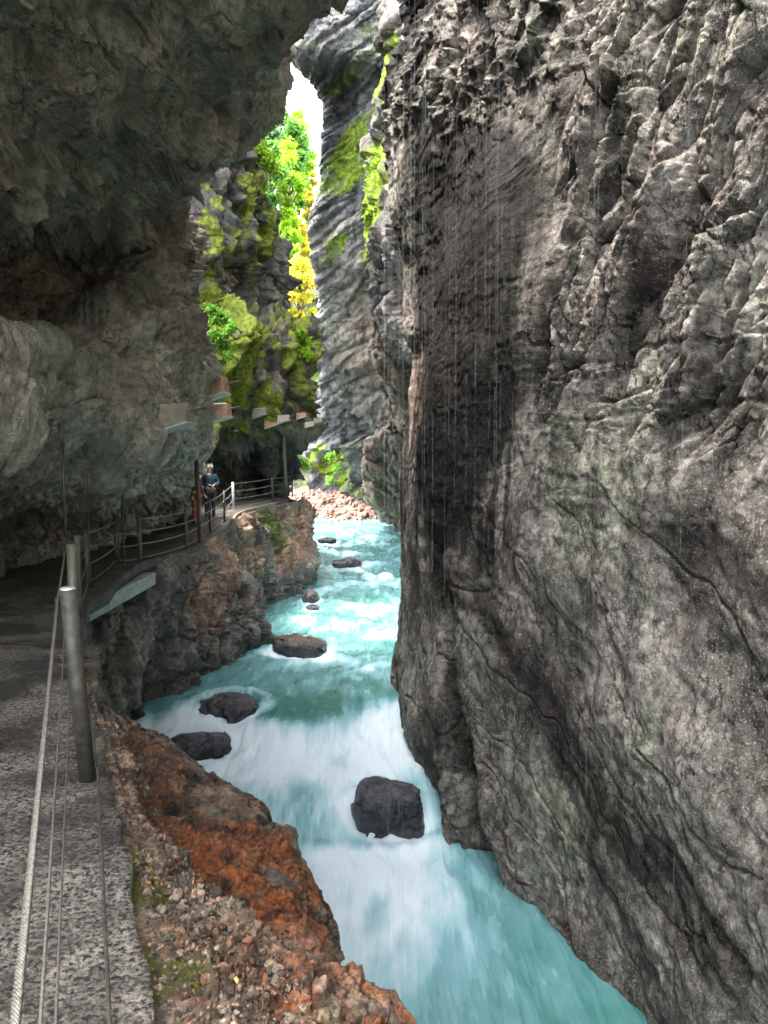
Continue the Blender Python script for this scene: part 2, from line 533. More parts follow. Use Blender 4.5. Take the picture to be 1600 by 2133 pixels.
    o = sheet("cliff", rows, M_right, disp, mask, step=2.3)
    return tagit(o, "grey scoured limestone cliff filling the right half of the gorge, fluted and cracked above, smooth at the water", "cliff", kind="structure")


# ------------------------------------------------------------------ left cliff with roof and alcove
def left_cliff():
    # (py, [(px, d) ... left to right], silhouette)
    R = [
        (-1700, [(-2500, 3.0), (-1500, 3.2), (-600, 3.8), (0, 4.2), (250, 4.5), (500, 4.9), (760, 5.4)]),
        (-700, [(-2200, 3.2), (-1100, 4.2), (-300, 5.3), (0, 5.8), (250, 6.4), (500, 7.1), (770, 7.8)]),
        (-250, [(-2000, 3.6), (-900, 5.0), (-200, 6.6), (0, 7.2), (250, 8.0), (500, 8.9), (735, 9.7)]),
        (0, [(-1800, 3.8), (-700, 5.8), (-150, 7.6), (0, 8.2), (220, 9.1), (450, 10.3), (690, 11.4)]),
        (110, [(-1700, 4.0), (-700, 6.1), (-150, 7.9), (0, 8.6), (200, 9.7), (420, 11.2), (617, 12.8)]),
        (180, [(-1700, 4.1), (-700, 6.3), (-150, 8.1), (0, 8.8), (190, 10.0), (390, 11.9), (563, 13.9)]),
        (290, [(-1700, 4.3), (-650, 6.5), (-150, 8.5), (0, 9.3), (180, 10.7), (370, 13.0), (518, 15.9)]),
        (325, [(-1700, 4.4), (-650, 6.6), (-150, 8.7), (0, 9.6), (170, 11.1), (320, 13.6), (432, 16.8)]),
        (390, [(-1700, 4.6), (-650, 6.8), (-150, 9.0), (0, 10.1), (160, 11.8), (290, 14.4), (376, 18.6)]),
        (450, [(-1700, 4.8), (-650, 7.0), (-150, 9.3), (0, 10.8), (150, 12.8), (280, 15.6), (398, 19.0)]),
        (530, [(-1700, 5.0), (-650, 7.2), (-150, 10.8), (0, 13.2), (150, 15.6), (300, 17.0), (414, 19.3)]),
        (620, [(-1700, 5.0), (-650, 7.2), (-150, 11.2), (0, 14.2), (150, 16.2), (310, 16.6), (418, 19.6)]),
        (665, [(-1700, 4.8), (-650, 6.8), (-150, 10.6), (0, 13.0), (160, 15.2), (318, 16.2), (422, 19.8)]),
        (700, [(-1700, 4.4), (-650, 6.2), (-150, 8.2), (0, 9.8), (170, 12.4), (324, 15.8), (427, 19.9)]),
        (780, [(-1700, 4.4), (-650, 6.2), (-150, 8.1), (0, 9.6), (175, 12.2), (332, 15.6), (432, 20.0)]),
        (850, [(-1700, 4.4), (-650, 6.2), (-150, 8.2), (0, 9.7), (180, 12.3), (335, 15.6), (430, 20.2)]),
        (905, [(-1700, 4.5), (-650, 6.3), (-150, 8.5), (0, 10.0), (190, 12.8), (335, 16.4), (428, 21.0)]),
        (950, [(-1700, 4.6), (-650, 6.5), (-150, 9.0), (0, 10.8), (190, 14.0), (330, 18.0), (415, 22.5)]),
        (1000, [(-1700, 4.8), (-650, 6.7), (-150, 9.6), (0, 11.8), (185, 15.6), (320, 19.6), (400, 24.5)]),
        (1060, [(-1700, 5.0), (-650, 6.9), (-150, 10.3), (0, 13.4), (150, 17.2), (290, 21.2), (385, 26.0)]),
        (1120, [(-1700, 5.0), (-650, 7.0), (-160, 10.8), (-10, 14.8), (110, 18.0), (262, 21.8), (378, 26.5)]),
    ]
    rows = []
    for py, pts in R:
        r = []
        p0 = W(*((pts[0][0]), py, pts[0][1]))
        r.append(np.array((p0[0] - 1, -5.0, p0[2])))
        pts_w = [W(px, py, d) for px, d in pts]
        r += pts_w
        e = pts_w[-1]
        if py < 330:        # roof edge: curls up and back
            r.append(e + np.array((-0.1, 0.5, 1.4)))
            r.append(e + np.array((-2.5, 2.0, 6.0)))
        else:
            r.append(e + np.array((-0.8, 1.6, 0.1)))
            r.append(e + np.array((-4.0, 4.0, 0.3)))
        rows.append(r)
    rows.insert(0, [p + np.array((-0.5, -3.2, 0.6)) for p in rows[0]])  # unseen roof row over the camera, added to shade the near path
    foot = [(-1700, 5.0), (-650, 7.0), (-165, 10.8), (-15, 14.8), (100, 18.0), (255, 21.8), (374, 26.5)]
    base = [p.copy() for p in rows[-1]]
    for p in base: p[2] = -2.6 + CZ
    rows.append(base)

    def disp(P, N):
        q = P + 0.4 * np.stack([fbm(P * 0.7, 3, s) for s in (4, 5, 6)], -1)
        z = P[:, 2] - CZ
        h = 0.3 * fbm(P * 0.4, 3, 2)
        roof = sst(1.9, 3.2, z)
        bands = ridged(np.stack((q[:, 0] * 0.5 + q[:, 1] * .15, q[:, 1] * 0.35, q[:, 2] * 1.6 + q[:, 0] * 0.4), -1) * 0.9, 4, 7)
        edge = np.clip((P[:, 0] + 0.33 * (P[:, 1] - 9) + 1.9) / 1.2, 0, 1) * roof
        big_ = facet(np.stack((P[:, 0] * .45 + .2 * z, P[:, 1] * .3, z * .5), -1), 23, 1.0, .4)
        h = h + roof * (0.36 * (bands - 0.8) + 0.35 * big_[0]) * (1 - .75 * edge)
        f1, c1 = facet(q * np.array((0.9, 0.9, 1.4)), 3)
        f2, c2 = facet(q * np.array((2.6, 2.6, 2.6)), 6)
        f3, c3 = facet(q * 5.5, 9)
        rough = 0.35 + 0.65 * roof * (1 - .5 * edge) + 0.7 * sst(0.6, -0.6, z) + 0.8 * sst(15, 17.5, P[:, 1])
        h = h + 0.16 * (0.3 + roof + 0.8 * sst(0.6, -0.6, z)) * f1 + 0.055 * rough * f2 + 0.025 * rough * f3
        h = h - 0.05 * rough * sst(0.12, 0, c1)
        h = h + 0.04 * rough * fbm(q * 4, 4, 13)
        pz = sst(14.3, 16.0, P[:, 1] + 0.1 * z)
        svl = P[:, 1] + 0.12 * z + 0.2 * fbm(P * .9, 3, 91)
        v = np.abs(pn(np.stack((svl * 1.0, z * .12, 0 * z + 5), -1), 61))
        h = h + pz * 0.45 * (np.sqrt(v) - .4) + pz * .12 * facet(np.stack((q[:, 0] * 2, q[:, 1] * 2, q[:, 2] * 1.1), -1), 51)[0]
        wl = sst(2.4, 1.8, z) * (1 - pz)
        fr, cr_ = facet(np.stack((q[:, 0] * .8, q[:, 1] * .8 + z * .3, q[:, 2] * 0.9), -1), 55)
        h = h + wl * (0.14 * fr - 0.05 * sst(.08, 0, cr_)) - 0.5 * np.exp(-((z - 2.35 - .35 * fbm(P * .8, 3, 17)) / .22) ** 2) * (1 - pz)
        # two leaning ribs of the pillar
        h = h + 0.5 * np.exp(-((P[:, 1] - 16.0 - 0.25 * z) / 0.7) ** 2) * sst(5.5, 4.0, z) * sst(-0.8, 0.5, z)
        h = h + 0.5 * (blob(P, 280, 560, 15.5, 1.0) + blob(P, 270, 950, 15, 1.2))
        h = h - 0.5 * blob(P, 340, 870, 16.5, 0.9)
        return h

    def mask(V, N, h):
        z = V[:, 2] - CZ
        q = V + 0.3 * np.stack([fbm(V * 1.3, 2, s) for s in (1, 2, 3)], -1)
        low = sst(0.6, -0.3, z + 0.5 * fbm(V * 0.8, 3, 3)) * sst(20, 14, V[:, 1])
        moss = 0.45 * low + .35 * blob(q, 0, 400, 10, 2.0)
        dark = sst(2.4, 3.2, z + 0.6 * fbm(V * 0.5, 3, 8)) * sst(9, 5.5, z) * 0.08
        dark = dark + 0.4 * blob(q, 130, 560, 13, 2.4) + 0.4 * blob(q, 60, 30, 8.4, 0.9)  # recess above the lip darkened, its shade put into the colour
        rust = 0.12 * blob(q, 400, 560, 19, 2.5) + 0.06 * blob(q, 500, 60, 11, 2)
        return moss, rust, dark

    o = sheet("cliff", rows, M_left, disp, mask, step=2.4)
    return tagit(o, "dark overhanging rock roof and wall over the walkway, filling the upper left of the gorge", "cliff", kind="structure")


# ------------------------------------------------------------------ mossy left buttress in the middle distance
def mossy_cliff():
    S = [(-300, 560, 40), (100, 540, 36), (230, 525, 35), (285, 522, 34), (310, 548, 34), (345, 575, 34), (390, 600, 34), (440, 611, 34), (500, 614, 34.3), (560, 610, 34.5), (610, 600, 34.8),
         (645, 598, 34.6), (675, 625, 34), (700, 642, 33.6), (760, 654, 33.4), (820, 658, 33.4), (870, 648, 33.6), (905, 632, 34.2), (930, 605, 36),
         (960, 592, 37), (1000, 588, 38.5), (1040, 582, 39.5), (1075, 575, 40)]
    rows = []
    for py, sx, sdp in S:
        if 320 < py < 900: sx -= 24 + 10 * (py < 650)
        alc = float(sst(900, 990, py))
        lo = 27 + 3.0 * alc
        r = [np.array((-16, 26, W(300, py, 26)[2]))]
        for k in (0.0, 0.25, 0.5, 0.75, 1.0):
            px = 300 + (sx - 300) * k
            d = lo + (sdp - lo) * k ** 1.3 + 2.2 * alc * math.sin(k * 3.1)
            r.append(W(px, py, d))
        e = r[-1]
        r.append(e + np.array((-0.6, 2.5, 0)))
        r.append(e + np.array((-7, 9.0, 0)))
        rows.append(r)
    # top shelf recedes
    top = [p + np.array((-1.0, 3.0, 3.0)) for p in rows[0]]

    def disp(P, N):
        q = P + 0.6 * np.stack([fbm(P * 0.5, 3, s) for s in (4, 5, 6)], -1)
        z = P[:, 2] - CZ
        h = 0.8 * fbm(P * 0.22, 3, 5) + 0.75 * (ridged(np.stack((q[:, 0] * .5, q[:, 1] * .5, q[:, 2] * .13 + q[:, 0] * .1), -1), 3, 41) - .8)
        f1, c1 = facet(q * np.array((0.55, 0.55, 0.4)), 3)
        f2, c2 = facet(q * 1.5, 6)
        h = h + 0.30 * f1 + 0.12 * f2 - 0.15 * sst(0.15, 0, c1) + 0.2 * fbm(q * 2.0, 5, 8)
        h = h - 1.0 * blob(P, 590, 350, 34, 1.3) - 0.9 * blob(P, 480, 600, 29, 2.2) - 0.7 * blob(P, 560, 625, 32, 1.5)
        h = h + 0.9 * blob(P, 470, 700, 29, 2.0) + 0.6 * blob(P, 440, 480, 28, 1.8)
        return h

    def mask(V, N, h):
        q = V + 0.8 * np.stack([fbm(V * 0.7, 3, s) for s in (1, 2, 3)], -1)
        m = 0
        for px, py, d, r, a in ((545, 300, 34, 1.2, 1.3), (570, 430, 34, 1.1, 1.2), (520, 380, 31, 1.2, .9), (420, 450, 28, 1.8, .9), (540, 500, 33, 1.5, .7), (460, 680, 28, 1.6, 1.3), (600, 470, 34, 1.0, 0.9),
                                (520, 760, 30, 3.0, .75), (630, 720, 34, 1.3, 1.2), (480, 820, 29, 2, .7), (640, 840, 34, 1.5, .6), (500, 560, 30, 2.2, .45)):
            m = m + a * blob(q, px, py, d, r)
        m = 1.0 * m * (0.75 + 0.9 * fbm(V * np.array((1.2, 1.2, .6)), 3, 55)) + 0.15 * np.clip(N[:, 2] + 0.2, 0, 1)
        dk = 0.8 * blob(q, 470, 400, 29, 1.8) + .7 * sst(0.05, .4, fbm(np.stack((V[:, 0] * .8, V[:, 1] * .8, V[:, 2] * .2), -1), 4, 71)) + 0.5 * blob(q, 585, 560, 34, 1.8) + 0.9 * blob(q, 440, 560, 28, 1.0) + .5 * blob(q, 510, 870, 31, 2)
        ru = 0.5 * blob(q, 600, 780, 33, 2.0)
        return m, ru, np.clip(dk, 0, .8)

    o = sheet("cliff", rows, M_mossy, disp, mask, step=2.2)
    return tagit(o, "mossy rock buttress beyond the overhang, with a row of concrete brackets along its foot", "cliff", kind="structure")


# ------------------------------------------------------------------ far right slabs
def far_cliffs():
    S = [(-900, 640, 50), (-200, 600, 50), (60, 596, 50), (112, 614, 50), (150, 640, 51), (200, 660, 52), (290, 660, 52), (380, 650, 53), (450, 637, 54), (500, 640, 55), (560, 650, 56), (640, 656, 58), (720, 662, 60),
         (800, 668, 62), (880, 655, 66), (930, 645, 68), (990, 640, 70), (1035, 650, 71), (1062, 690, 70)]
    rows = []
    for py, sx, sdp in S:
        rr = 47 + (sdp - 50) * 0.6
        if 120 < py < 650: sx += 9
        r = []
        S0 = W(sx, py, sdp)
        r = [S0 + np.array((9, 12, 0)), S0 + np.array((1.5, 3, 0)), S0]
        for k in (0.25, 0.5, 0.75, 1.0):
            px = sx + (880 - sx) * k
            r.append(W(px, py, sdp + (rr - sdp) * k))
        e = r[-1]
        r.append(e + np.array((5, -2, 0)))
        rows.append(r)
    base = [p.copy() for p in rows[-1]]
    for p in base: p[2] = -5.5 + CZ
    rows.append(base)

    def disp(P, N):
        q = P + 0.22 * np.stack([fbm(P * 0.3, 3, s) for s in (4, 5, 6)], -1)
        h = 0.5 * fbm(P * 0.15, 3, 15)
        st = q[:, 2] * 0.9 - 0.45 * q[:, 0]
        lay = pn(np.stack((q[:, 0] * 0.04, q[:, 1] * 0.04, st * 0.30), -1), 3)
        l2 = np.abs(pn(np.stack((q[:, 0] * 0.10, q[:, 1] * 0.10, st * 1.1), -1), 5))
        l3 = np.abs(pn(np.stack((q[:, 0] * 0.2, q[:, 1] * 0.2, st * 3.0), -1), 6))
        h = h + 0.45 * np.round(lay * 3 + .2 * l2) / 3 + 0.35 * np.sqrt(l2) + 0.12 * np.sqrt(l3)
        f1, c1 = facet(q * np.array((0.35, 0.35, 0.3)), 3)
        low = sst(12, 4, P[:, 2])
        f2, c2 = facet(q * np.array((0.9, 0.9, 0.7)), 8)
        h = h + (0.1 + 0.5 * low) * f1 + (0.06 + .25 * low) * f2 + 0.14 * fbm(q * 1.2, 5, 8)
        h = h - 1.0 * low * (blob(P, 735, 960, 60, 2.2) + blob(P, 720, 840, 58, 2.0))
        return h

    def mask(V, N, h):
        q = V + 1.0 * np.stack([fbm(V * 0.4, 3, s) for s in (1, 2, 3)], -1)
        st = V[:, 2] * 0.9 - 0.45 * V[:, 0]
        m = 0.4 * sst(0.05, 0.4, fbm(np.stack((V[:, 0] * .1, V[:, 1] * .1, st * 0.35), -1), 3, 6))
        for px, py, d, r, a in ((695, 965, 67, 2.2, .65), (660, 990, 69, 1.6, .5), (740, 320, 52, 2.5, .3), (720, 230, 52, 2.5, .1), (690, 700, 58, 3.0, .4), (740, 480, 52, 3, .35)):
            m = m + a * blob(q, px, py, d, r)
        dk = sst(0.1, 0.45, fbm(np.stack((V[:, 0] * .12, V[:, 1] * .12, st * 0.2), -1), 3, 26)) * 0.6
        dk = dk + .9 * blob(q, 735, 960, 61, 2.0) + .5 * blob(q, 720, 830, 59, 2)  # the two carved hollows painted darker, shade put into the colour
        ru = 0.9 * blob(q, 760, 780, 53, 6.0) + 0.8 * blob(q, 790, 1020, 55, 5.0)
        return m, ru, dk

    o = sheet("cliff", rows, M_far, disp, mask, step=2.2)
    tagit(o, "pale blue-grey layered rock face at the far end of the gorge, right of the bright gap", "cliff", kind="structure")

    # brown buttress in front of it
    S = [(-700, 800, 33), (0, 790, 33), (120, 815, 33), (200, 800, 33), (300, 772, 33), (400, 768, 33), (470, 770, 33), (545, 758, 34), (640, 768, 35), (710, 795, 36), (780, 798, 38), (860, 806, 40), (940, 772, 44), (1000, 764, 48),
         (1050, 775, 52), (1080, 795, 54), (1100, 840, 52)]
    rows = []
    for py, sx, sdp in S:
        r = []
        S0 = W(sx, py, sdp)
        r = [S0 + np.array((8, 9, 0)), S0 + np.array((1.0, 2.5, 0)), S0]
        for k in (0.33, 0.66, 1.0):
            px = sx + (900 - sx) * k
            r.append(W(px, py, sdp + (sdp * 0.8 - sdp) * k))
        r.append(r[-1] + np.array((4, -3, 0)))
        rows.append(r)
    base = [p.copy() for p in rows[-1]]
    for p in base: p[2] = -5.5 + CZ
    rows.append(base)

    def disp2(P, N):
        q = P + 0.8 * np.stack([fbm(P * 0.3, 3, s) for s in (4, 5, 6)], -1)
        h = 0.6 * fbm(P * 0.25, 3, 35)
        f1, c1 = facet(q * np.array((0.6, 0.6, 0.35)), 13)
        f2, c2 = facet(q * np.array((1.6, 1.6, 1.0)), 8)
        return h + 0.35 * f1 + 0.12 * f2 - .15 * sst(.15, 0, c1) + 0.15 * fbm(q * 1.5, 5, 8)

    def mask2(V, N, h):
        q = V + 0.8 * np.stack([fbm(V * 0.5, 3, s) for s in (1, 2, 3)], -1)
        m = 1.2 * blob(q, 820, 170, 33, 1.6) + 1.3 * blob(q, 790, 400, 33, 1.6) + .9 * blob(q, 775, 480, 33, 1.2) + .4 * blob(q, 800, 1040, 50, 2.5)
        ru = 0.95 * blob(q, 820, 1010, 47, 5) + 0.8 * blob(q, 850, 830, 37, 3.0) + .3  # brown rock, with the orange-lit strip also put into the colour
        dk = .8 * blob(q, 760, 600, 34, 1.3) + 0.5 * blob(q, 830, 520, 31, 2)
        return m, ru, dk

    o = sheet("cliff", rows, M_far, disp2, mask2, step=2.2)
    tagit(o, "narrow brown buttress with bright moss behind the edge of the big right cliff", "cliff", kind="structure")

    # rear wall closing the gap low down and the left bank beyond the corner
    rows = []
    for py, dd in ((560, 96), (630, 94), (700, 92), (800, 90), (900, 88), (1000, 86), (1060, 84)):
        rows.append([W(px, py, dd + (px - 600) * 0.03) for px in (380, 480, 560, 600, 630, 660, 720, 800)])
    for k, p in enumerate(rows[0]): p[2] += (1.5, 1, 0, -.5, .2, -2, -3, -3)[k]

    def disp3(P, N):
        q = P
        f1, c1 = facet(q * np.array((0.3, 0.3, 0.4)), 3)
        return 0.9 * f1 + 0.5 * fbm(q * .5, 5, 3)

    o = sheet("cliff", rows, M_far, disp3, lambda V, N, h: (0.35 + 0.5 * fbm(V * 0.2, 3, 4), 0.2 + 0 * h, 0 * h), step=4)
    tagit(o, "distant grey rock wall closing the bottom of the bright gap", "cliff", kind="structure")


# ------------------------------------------------------------------ walkway line
RAIL = [(0.12, -0.35, -1.55), (-1.52, 3.8, -1.55), (-2.62, 6.3, -1.62), (-4.05, 10.0, -1.85), (-5.33, 13.7, -2.03), (-5.72, 16.2, -1.98), (-5.45, 18.0, -1.97), (-5.15, 20.0, -1.96),
        (-5.2, 22.9, -1.79), (-5.12, 24.6, -1.56), (-5.25, 27.0, -1.35), (-4.53, 31.4, -1.17), (-4.2, 33.2, -1.12), (-4.9, 37.5, -1.15), (-6.0, 41.5, -1.2)]


def curve_pts(pts, n):
    A = np.array(pts, float)
    return cr_axis(A, np.linspace(0, len(A) - 1, n))


def banks():
    # bank below the walkway: rows from the walkway edge down to below the water
    cols = [((-1.35, 2.4), (-1.5, 2.6)), ((-2.65, 6.3), (-2.5, 6.8)), ((-4.3, 10.0), (-4.2, 10.2)), ((-5.75, 13.7), (-5.6, 14.0)), ((-6.05, 16.2), (-5.4, 16.9)), ((-5.5, 18.0), (-4.95, 18.4)), ((-5.0, 19.6), (-4.4, 20.8)),
            ((-4.9, 20.9), (-3.75, 23.6)), ((-5.0, 22.3), (-4.35, 25.2)), ((-5.15, 23.8), (-4.5, 26.6)), ((-5.0, 25.6), (-4.15, 27.8)), ((-4.9, 27.4), (-3.7, 29.2)), ((-4.35, 31.2), (-3.1, 32.2)),
            ((-3.45, 33.2), (-2.95, 33.6)), ((-4.0, 35.2), (-3.6, 35.6)), ((-7.0, 40), (-6.6, 41)), ((-9.0, 52), (-8.5, 54)), ((-9.0, 75), (-9.0, 75))]
    zs = np.interp([c[0][1] for c in cols], [p[1] for p in RAIL], [p[2] for p in RAIL])
    rows = []
    prof = [(-0.35, -0.17), (0.0, -0.13), (0.12, -0.30), (0.55, -1.0), (0.85, -1.9), (0.97, -2.8)]
    for t, dz in prof:
        r = []
        for (a, b), z in zip(cols, zs):
            a = np.array(a); b = np.array(b)
            p = a + (b - a) * t
            r.append(np.array((p[0], p[1], z + dz + CZ)))
        rows.append(r)
    r = []
    for (a, b), z in zip(cols, zs):
        r.append(np.array((b[0], b[1], float(wz(b[1])) + 0.0)))
    rows.append(r)
    rows.append([p + np.array((0.5, 0, -1.6)) for p in r])

    def disp(P, N):
        q = P + 0.4 * np.stack([fbm(P * 0.8, 3, s) for s in (4, 5, 6)], -1)
        y = P[:, 1]
        zt = np.interp(y, [p[1] for p in RAIL], [p[2] for p in RAIL]) + CZ
        fade = sst(0.0, 0.5, zt - P[:, 2])
        f1, c1 = facet(q * np.array((1.1, 1.1, 0.8)), 3)
        f2, c2 = facet(q * 2.7, 6)
        f3, c3 = facet(q * 6.5, 16)
        rb = sst(17.5, 20, y)
        h = 0.3 * fbm(P * 0.5, 3, 5) + 0.24 * f1 + (0.05 + 0.06 * rb) * f2 + (0.02 + .035 * rb) * f3 - 0.08 * sst(0.15, 0, c1) + 0.06 * fbm(q * 3, 4, 8)
        h = h - 0.35 * np.exp(-((y - 25.0) / 0.8) ** 2)
        return h * (0.08 + 0.92 * fade)

    def mask(V, N, h):
        q = V + 0.4 * np.stack([fbm(V * 0.9, 3, s) for s in (1, 2, 3)], -1)
        hw = V[:, 2] - wz(V[:, 1])
        ru = 0.7 * sst(18.0, 21, q[:, 1]) * (0.15 + 0.95 * sst(-0.35, 0.35, fbm(V * 0.6, 3, 5))) * sst(0.5, 1.4, hw)
        m = .9 * blob(q, 560, 1090, 29, 1.3) + .6 * blob(q, 600, 1060, 31, 1.0) + .7 * blob(q, 500, 1170, 25, 1.0) + 0.25 * sst(17, 12, V[:, 1])
        dk = sst(0.9, 0.15, hw + 0.5 * fbm(V * 1.2, 3, 2)) * 0.6 + .8 * blob(q, 530, 1110, 27, .5)
        return m, ru, dk

    o = sheet("bank", rows, M_bank, disp, mask, step=2.2, toward=(2, 15, -2))
    tagit(o, "steep rocky left bank rising from the river to the walkway, turning rusty brown further along", "bank", kind="structure")


def near_ledge():
    """rubble shoulder and orange rock in front, between walkway and river (plan view grid: rows along the rail, columns outward)"""
    # edge: rubble terrace then orange bulge ; each row: inner (under path), concrete edge, terrace lip, step, bulge, brow, face, foot
    R = []
    def P_(px, py, z):     # point at level z (relative to the camera) seen at px, py
        k = (py - 985.0) / F
        d = -z / k
        return W(px, py, d)
    spec = [
        # (concrete edge), (terrace outer lip), (rock crest), (rock brow)
        ((190, 1440), (215, 1478), (225, 1482), (232, 1490)),
        ((200, 1500), (240, 1510), (262, 1508), (285, 1513)),
        ((215, 1560), (270, 1590), (320, 1560), (365, 1557)),
        ((230, 1640), (292, 1700), (385, 1640), (455, 1618)),
        ((245, 1720), (350, 1775), (470, 1710), (548, 1680)),
        ((262, 1800), (420, 1835), (520, 1790), (598, 1735)),
        ((280, 1900), (500, 1885), (570, 1870), (638, 1832)),
        ((300, 2000), (570, 1960), (610, 1950), (655, 1935)),
        ((318, 2133), (612, 2030), (640, 2020), (657, 2005)),
        ((345, 2300), (690, 2075), (700, 2062), (712, 2056)),
        ((380, 2500), (760, 2135), (775, 2115), (790, 2100)),
        ((420, 2900), (850, 2230), (870, 2210), (880, 2190)),
        ((500, 3800), (980, 2500), (1010, 2480), (1020, 2460)),
    ]
    for k, (a, b, c, d) in enumerate(spec):
        s = 1 - sst(6.5, 9, k) * 0.75
        s = float(s * sst(-0.5, 3, k))
        A = P_(*a, -1.57); B = P_(*b, -1.63 - 0.05 * s); Cc = P_(*c, -1.66 - 0.42 * s); D = P_(*d, -1.74 - 0.55 * s)
        ins = A + np.array((-0.5, 0.0, -0.08))
        m1 = A * .66 + B * .34; m2 = A * .33 + B * .67
        st = B * 0.75 + Cc * 0.25; st[2] = Cc[2] + 0.05 * s
        out = np.array((1.0, 0.35, 0)) / 1.06
        e1 = D + out * 0.10 + np.array((0, 0, -0.22))
        e2 = D + out * 0.16 + np.array((0, 0, -0.6))
        e3 = D + out * (0.02) + np.array((0, 0, -1.4))
        e4 = D + out * (-0.5) + np.array((0, 0, -3.0))
        e5 = D + out * (-0.6) + np.array((0, 0, -5.4))
        R.append([ins, A, m1, m2, B, st, Cc, D, e1, e2, e3, e4, e5])
    e = [p + np.array((0.8, -3.0, 0)) for p in R[-1]]
    R.append(e)
    a0 = [p.copy() for p in R[0]]
    for j, p in enumerate(a0):
        p += np.array((-0.55, 1.6, 0)) + np.array((-0.25 * max(0, j - 3) / 4, 0.0, -0.1 * j / 6))
    R.insert(0, a0)

    def disp(P, N):
        q = P + 0.10 * np.stack([fbm(P * 2.5, 3, s) for s in (4, 5, 6)], -1)
        h = 0.05 * fbm(P * 1.6, 3, 5)
        f1, c1 = facet(q * np.array((3.0, 3.0, 3.0)), 3)
        f2, c2 = facet(q * 9, 6)
        f3, c3 = facet(q * 22, 16)
        f4, c4 = facet(q * 45, 18)
        # x of concrete edge to fade
        ex = np.interp(P[:, 1], [0.8, 1.6, 2.2, 3.0, 5.4, 8], [-.55, -.6, -.66, -1.0, -2.05, -3.1])
        out = sst(0.0, 0.22, P[:, 0] - ex)
        rub = sst(-1.78, -1.68, P[:, 2] - CZ) * out
        h = h * (0.15 + 0.85 * out) + (0.012 + 0.022 * out) * f1 + (0.002 + (0.010 + 0.016 * rub) * out) * f2 - 0.02 * out * sst(0.12, 0, c2)
        near_ = sst(3.2, 2.3, P[:, 1])
        h = h + out * (0.0025 + 0.015 * rub + .006 * near_) * f3 + out * (0.001 + 0.006 * rub) * f4 + 0.03 * out * fbm(q * 4, 4, 7) + 0.03 * out * near_ * ridged(q * 6, 3, 5)
        h = h + 0.03 * rub * sst(.35, .75, pn(P * 14, 5)) + 0.02 * rub * sst(.3, .6, pn(P * 30, 9))
        return h

    def mask(V, N, h):
        q = V + 0.08 * np.stack([fbm(V * 3, 3, s) for s in (1, 2, 3)], -1)
        z = V[:, 2] - CZ
        rock = sst(-1.74, -1.82, z + 0.05 * fbm(V * 3, 3, 6))
        near_ = sst(2.9, 2.2, q[:, 1]) * sst(-.5, -.25, q[:, 0])
        n = fbm(V * 2.6, 4, 15)
        ob = 0
        for px, py, zz, r in ((520, 1740, -2.1, .35), (590, 1850, -2.3, .4), (480, 1830, -2.2, .35), (610, 1960, -2.3, .35), (400, 1720, -2.0, .3), (330, 1640, -1.9, .2)):
            ob = ob + np.exp(-((q - P_(px, py, zz)) ** 2).sum(-1) / (r * r))
        ru = rock * (0.35 + 1.3 * np.clip(ob, 0, 1)) * sst(-0.5, 0.2, n + .15) + near_ * (0.35 + 0.65 * sst(-0.2, 0.2, n))
        ru = ru + 0.3 * sst(0, .4, n)
        dk = 0.6 * sst(0.1, 0.45, fbm(V * 2.3, 4, 25)) * rock + 0.6 * sst(0.1, 0.4, fbm(V * 9, 3, 35))
        def PP(px, py): return P_(px, py, -1.6)
        m = 0
        for px, py, r in ((285, 1790, .16), (225, 1740, .12), (275, 1840, .16), (330, 1870, .15), (320, 2020, .13), (330, 2080, .1), (380, 2050, .1), (250, 1530, .2)):
            m = m + 0.62 * np.exp(-((q - PP(px, py)) ** 2).sum(-1) / (r * r))
        return m, ru, dk

    o = sheet("ledge", R, M_ledge, disp, mask, step=2.6, cap=600, toward=(0.5, 2.5, 3))
    tagit(o, "rusty orange rock shoulder and wet rubble beside the walkway in front, above the river", "rock ledge", kind="structure")


# ------------------------------------------------------------------ river
BOULDERS = [  # px, py centre, distance, half width, half depth, half height, label
    (810, 1698, 13.75, 0.61, 0.46, 0.58, "dark square-topped boulder splitting the white rapids near the right cliff", 3),
    (478, 1486, 17.7, 0.82, 0.6, 0.42, "smooth purple-grey boulder with water pouring over it by the left bank", 5),
    (412, 1566, 16.1, 0.72, 0.5, 0.40, "dark wet boulder just behind the orange rock shoulder", 8),
    (628, 1350, 22.3, 0.85, 0.55, 0.34, "flat brown slab of rock lying in mid river", 11),
    (648, 1246, 29.0, 0.33, 0.3, 0.34, "small pointed stone beside the rusty bank corner", 14),
    (652, 1268, 27.6, 0.24, 0.2, 0.12, "tiny dark stone just in front of the pointed one", 17),
    (722, 1176, 36.6, 0.70, 0.5, 0.24, "low blue-grey boulder in the upper rapids", 20),
    (682, 1126, 45.5, 0.55, 0.4, 0.16, "barely showing stone farthest up the river", 23),
]


